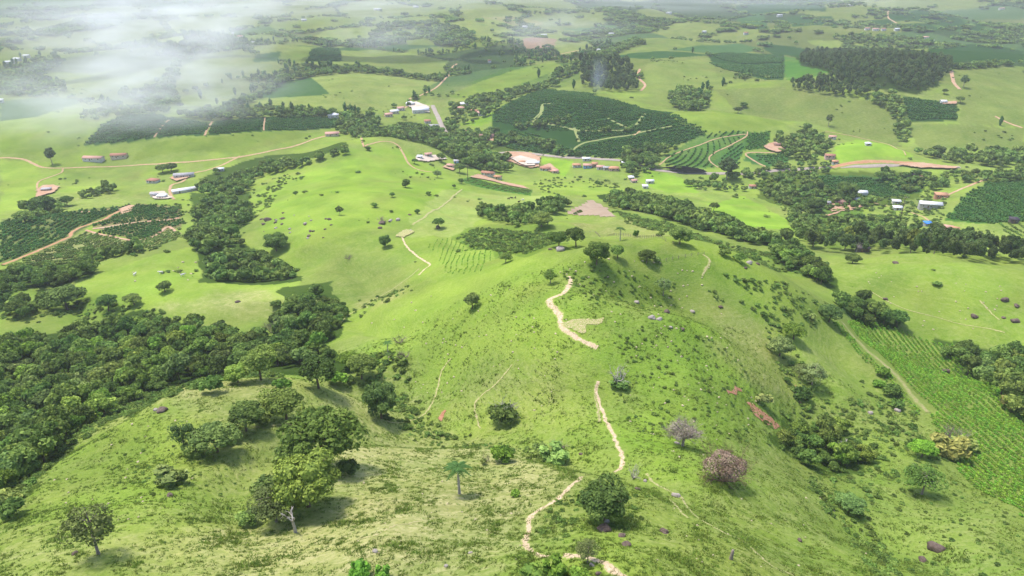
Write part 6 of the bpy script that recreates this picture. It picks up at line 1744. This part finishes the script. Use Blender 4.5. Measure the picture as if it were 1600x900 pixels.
H(1583, 348, 9, 8, 3.5, -10, 'dark', 'wood', 'dark square shed at the foot of the coffee slope', 'flat', 'shed', 'shed', wins=1)
H(1473, 162, 7, 6, 3, 0, 'white', 'white', 'lonely white hut on the tan yard', 'gable', 'hut', 'hut', wins=1)
H(1356, 207 , 9, 6, 3, -8, 'white', 'white', 'white house on top of the round green hill', 'hip') if False else H(1356, 227, 7, 6, 3, -8, 'white', 'white', 'little white house at the top of the round green hill', 'hip')
H(1300, 217, 9, 6, 3, -8, 'pinktile', 'white', 'small house at the western foot of the round green hill', 'gable', wins=2)
for px, py, L_, roof, lab in [(605, 64, 26, 'white', 'far white-roofed barn under the drifting mist'), (716, 57, 34, 'white', 'far long white shed beside the dark clump'), (850, 57, 30, 'white', 'far broad white building by the brown field'), (935, 81, 16, 'white', 'far white cottage on the upland field edge'),
    (1355, 47, 24, 'pinktile', 'first far farmhouse of the upland row'), (1368, 48, 28, 'pinktile', 'second far farmhouse of the upland row'), (1380, 48, 20, 'tile', 'third far farmhouse of the upland row'), (1401, 48, 24, 'white', 'white-roofed far farmhouse of the upland row'), (1446, 61, 24, 'pinktile', 'far farmhouse beside the dark upland belt'), (1455, 66, 18, 'white', 'far white hut under the upland belt'),
    (1565, 15, 30, 'pinktile', 'far pale roof on the eastern skyline hills'), (1327, 10, 30, 'white', 'far white roof among the upper pale fields'), (955, 55, 26, 'white', 'far white roof in the hazy upland meadow'), (1165, 54, 22, 'tile', 'far red roof beside the upland coffee'), (1100, 52, 20, 'white', 'far white roof beside the upland wood'), (1218, 26, 26, 'white', 'far white roof left of the upland block'),
    (15, 100, 40, 'white', 'hazy white roof at the far west, nearest the margin'), (28, 95, 34, 'white', 'hazy white roof at the far west, inner one'), (42, 90, 26, 'white', 'hazy white roof at the far west above the wood'), (360, 55, 36, 'white', 'hazy white roof beyond the misty plots'), (392, 70, 36, 'white', 'hazy white roof at the end of the misty wood'), (376, 60, 24, 'pinktile', 'hazy pale red roof beyond the misty plots'),
    (475, 33, 26, 'white', 'hazy white roof in the upper centre-west fields'), (590, 16, 40, 'white', 'hazy long roof near the pale upland road'), (650, 12, 26, 'white', 'hazy white roof beyond the upland woods'), (2, 160, 20, 'white', 'white roof at the end of the grey-green crop'), (765, 98, 14, 'tile', 'small red roof by the far road bend'), (1045, 22, 30, 'white', 'far white roof in the upper central fields'), (240, 18, 30, 'white', 'misty white roof in the upper west'), (820, 44, 24, 'white', 'far white roof above the broad building')]:
    H(px, py, L_, 7, 3.2, random.Random(px).uniform(-20, 20), roof, 'white', lab, 'gable', 'farmhouse', 'farmhouse', 'farmhouses in the hazy distance', 2)

# poles
def pole(px, py, hpx, label):
    p = P(px, py); h = hpx * slant(p) / FPX / math.cos(R(20))
    e = bpy.data.objects.new('utility_pole', None); COL.objects.link(e); e.location = p
    tag(e, label, 'utility pole')
    v, f = tube([[((0, 0, -.5), .32), ((0, 0, h), .2)]], 8)
    link('post', mesh_np('pole_post', v, f, [M_BARK], True), e)
    box_part('crossarm', M_DOOR, e, (0, -.28, h - 1.0), (3.0, .18, .22))
    for x in (-1.3, 0, 1.3): box_part('insulator', M_FRAME, e, (x, -.28, h - .72), (.2, .2, .34))
pole(1408, 337, 26, 'tall dark utility pole beside the pale lane')
pole(731, 283, 24, 'slim utility pole beside the long red-roofed house')
stump_v, stump_f = tube([[((0, 0, -.3), .42), ((.03, 0, .6), .34), ((.1, .02, 1.5), .30), ((.12, .04, 2.1), .22), ((.13, .04, 2.15), .05)]], 8)
o = link('tree_stump', mesh_np('tree_stump', stump_v, stump_f, [M_TWIG], True)); o.location = P(1142, 874); o.scale = (.8, .8, .85)
tag(o, 'pale upright tree stump on the near eastern slope', 'stump')

# vehicles on the village road
M_CAR = flat_mat('white_car_paint', (.75, .75, .76), (.70, .70, .71), 1, .3); M_TYRE = flat_mat('black_tyre', (.03, .03, .03))
def car(px, py, rot, label, L_=4.3):
    p = P(px, py)
    e = bpy.data.objects.new('parked_car', None); COL.objects.link(e); e.location = p + Vector((0, 0, .35)); e.rotation_euler = (0, 0, R(rot)); e.scale = (L_ / 4.3,) * 3
    tag(e, label, 'car')
    prof = [(-2.1, .3), (-2.12, .85), (-1.7, .95), (-1.2, 1.42), (.45, 1.45), (1.1, .98), (2.0, .85), (2.13, .6), (2.1, .3)]
    n = len(prof)
    V = [(x, -.85 * (1 if z < 1 else .82), z) for x, z in prof] + [(x, .85 * (1 if z < 1 else .82), z) for x, z in prof]
    F4 = [(i, (i + 1) % n, (i + 1) % n + n, i + n) for i in range(n)]
    c = [(0, .6)]
    V += [(0, -.87, .7), (0, .87, .7)]
    F3 = [(2 * n, (i + 1) % n, i) for i in range(n)] + [(2 * n + 1, i + n, (i + 1) % n + n) for i in range(n)]
    link('body', mesh_np('car_body', np.array(V, float), [np.array(F4)[:, ::-1], np.array(F3)], [M_CAR]), e)
    for y in (-.76, .76): box_part('side_window', mg, e, (-.35, y, 1.2), (1.5, .12, .3))
    wv, wf = tube([[((0, -.12, 0), .02), ((0, -.1, 0), .33), ((0, .1, 0), .33), ((0, .12, 0), .02)]], 12)
    wm = bpy.data.meshes.get('car_wheel') or mesh_np('car_wheel', wv, wf, [M_TYRE])
    for x in (-1.35, 1.35):
        for y in (-.8, .8):
            o = link('wheel', wm, e); o.location = (x, y, .33)
car(711, 223, -40, 'white van parked at the bend of the grey village road', 5.6)
car(716, 226, -35, 'smaller white car behind the van on the grey road')

# cattle on the pale meadow
def cow_mesh():
    legs = [[((x, y, 1.0), .15), ((x, y, .7), .13), ((x - .03, y, .38), .075), ((x, y, 0), .07)] for x in (.55, -.6) for y in (-.24, .24)]
    v, f = tube([[((-.98, 0, 1.1), .05), ((-.9, 0, 1.1), .26), ((-.45, 0, 1.08), .37), ((.1, 0, 1.03), .42), ((.55, 0, 1.1), .36), ((.82, 0, 1.22), .23), ((1.1, 0, 1.38), .18), ((1.38, 0, 1.24), .13), ((1.5, 0, 1.16), .07)],
        [((-.97, 0, 1.2), .05), ((-1.05, 0, .9), .035), ((-1.05, 0, .5), .04)], [((1.1, 0, 1.46), .06), ((1.1, .26, 1.5), .03)], [((1.1, 0, 1.46), .06), ((1.1, -.26, 1.5), .03)]] + legs, 8)
    return bpy.data.objects.new('cow', mesh_np('cow', v, f, [], True))
try:
    cow = cow_mesh()
    M_COWD = flat_mat('dark_cow_hide', (.05, .035, .03)); M_COWW = flat_mat('white_cow_hide', (.7, .66, .6))
    cow.data.materials.append(M_COWD)
    cw = cow.copy(); cw.data = cow.data.copy(); cw.data.materials[0] = M_COWW
    for k, (px, py, rot, pale) in enumerate([(795, 312, 20, 0), (800, 311, 160, 0), (805, 310.5, 70, 0), (817, 314, 200, 1), (811, 317, 40, 0), (286, 432, 30, 1), (252, 428, 190, 1), (211, 431, 80, 1)]):
        o = (cw if pale else cow).copy(); o.name = 'cow'; COL.objects.link(o); o.location = P(px, py) + Vector((0, 0, .02)); o.rotation_euler = (0, 0, R(rot)); o.scale = (1.15,) * 3
        if px > 700 and px < 830: tag(o, 'white cow grazing on the pale meadow above the wood' if pale else 'dark cow grazing on the pale meadow above the wood', 'cow', 'cattle on the pale meadow')
        elif pale: tag(o, 'white cow grazing on the western valley pasture', 'cow', 'cattle on the western pasture')
        else: tag(o, 'dark cow alone on the western flank of the hill', 'cow')
    bpy.data.objects.remove(cow)
    bpy.data.objects.remove(cw)
except Exception as ex:
    print('cow', ex)

# fences on the crest and along the pale meadow
def fence(line, label, gap=2.6, h=1.25):
    c = spline(XY(pp(line)), gap)
    e = bpy.data.objects.new('wire_fence', None); COL.objects.link(e)
    p0 = on_ground(c[:1])[0]; e.location = p0
    tag(e, label, 'fence')
    q = on_ground(c) - p0
    pv, pf = tube([[((0, 0, -.3), .09), ((0, 0, h), .08)]], 5); pm = mesh_np('fence_post', pv, pf, [M_TWIG])
    for x in q[:280]:
        o = link('post', pm, e); o.location = x
    for k in (.45, .8, 1.12):
        v, f = tube([[(x + (0, 0, k), .018) for x in q]], 3)
        link('wire', mesh_np('fence_wire', v, f, [M_TWIG]), e)
fence('905 366 930 364 960 368 1000 372 1040 377 1060 380', 'thin post and wire fence crossing behind the crest trees')
fence('1010 412 1060 404 1100 398', 'thin post and wire fence on the far shoulder')

# ------------------------------------------------------------------ air: even haze, and the mist and smoke that drift below the camera
def volume_mat(name, col, dens):
    m = bpy.data.materials.new(name); m.use_nodes = True
    n = m.node_tree; n.nodes.remove(n.nodes['Principled BSDF'])
    v = n.nodes.new('ShaderNodeVolumePrincipled')
    v.inputs['Color'].default_value = (*col, 1)
    n.links.new(v.outputs[0], n.nodes['Material Output'].inputs['Volume'])
    v.inputs['Density'].default_value = dens
    return m, n, v
M_HAZE, _, _v = volume_mat('pale_haze', (.84, .85, .96), HAZE)
_v.inputs['Anisotropy'].default_value = 0.1
zt = max(CAM_Z, float(GZ.max())) + 14
o = link('haze', mesh_np('haze', *box_np(-9300, 9300, -9300, 9300, float(GZ.min()) - 1.0, zt), [M_HAZE]))
tag(o, 'even pale haze lying over the whole valley', None, None, 'stuff')

def mist(name, label, px, py, dist, size, dens, seed, scale=.02, thr=.45, col=(.97, .97, 1.0), rot=0, tilt=0, aniso=.1, ytop=205.0):
    a, t = ray(px, py)
    c = Vector((dist * math.sin(a), dist * math.cos(a), CAM_Z + t * dist))
    v, f = ICO2
    m, n, pv = volume_mat(label.replace(' ', '_')[:40], col, 0)
    pv.inputs['Anisotropy'].default_value = aniso
    tc = nd(n, 'ShaderNodeTexCoord')
    ln = nd(n, 'ShaderNodeVectorMath', operation='LENGTH'); n.links.new(tc.outputs['Object'], ln.inputs[0])
    fall = ramp(n, ln.outputs['Value'], .98, .15)
    mp = nd(n, 'ShaderNodeMapping'); mp.inputs['Location'].default_value = (seed * 3.1, seed * 1.7, 0)
    n.links.new(tc.outputs['Object'], mp.inputs['Vector'])
    ns = noise(n, mp.outputs[0], scale, 4, .6, .3)
    d = ramp(n, ns, thr - .10, thr + .22)
    ml = nd(n, 'ShaderNodeMath', operation='MULTIPLY'); n.links.new(fall, ml.inputs[0]); n.links.new(d, ml.inputs[1])
    m2 = nd(n, 'ShaderNodeMath', operation='MULTIPLY'); n.links.new(ml.outputs[0], m2.inputs[0]); m2.inputs[1].default_value = dens
    n.links.new(m2.outputs[0], pv.inputs['Density'])
    o = link(name, mesh_np(name, v * 1.06, f, [m], True))
    o.location = c; o.scale = size; o.rotation_euler = (0, R(tilt), R(rot) - a)
    o.location.z = min(o.location.z, zt - 4 - 1.06 * max(size[2], abs(math.sin(R(tilt))) * size[0]))
    return tag(o, label, None, None, 'stuff')
for a in MISTS: mist(*a)
bpy.context.view_layer.update()
print('script seconds', round(time.time() - T0, 1), 'objects', len(scene.objects))
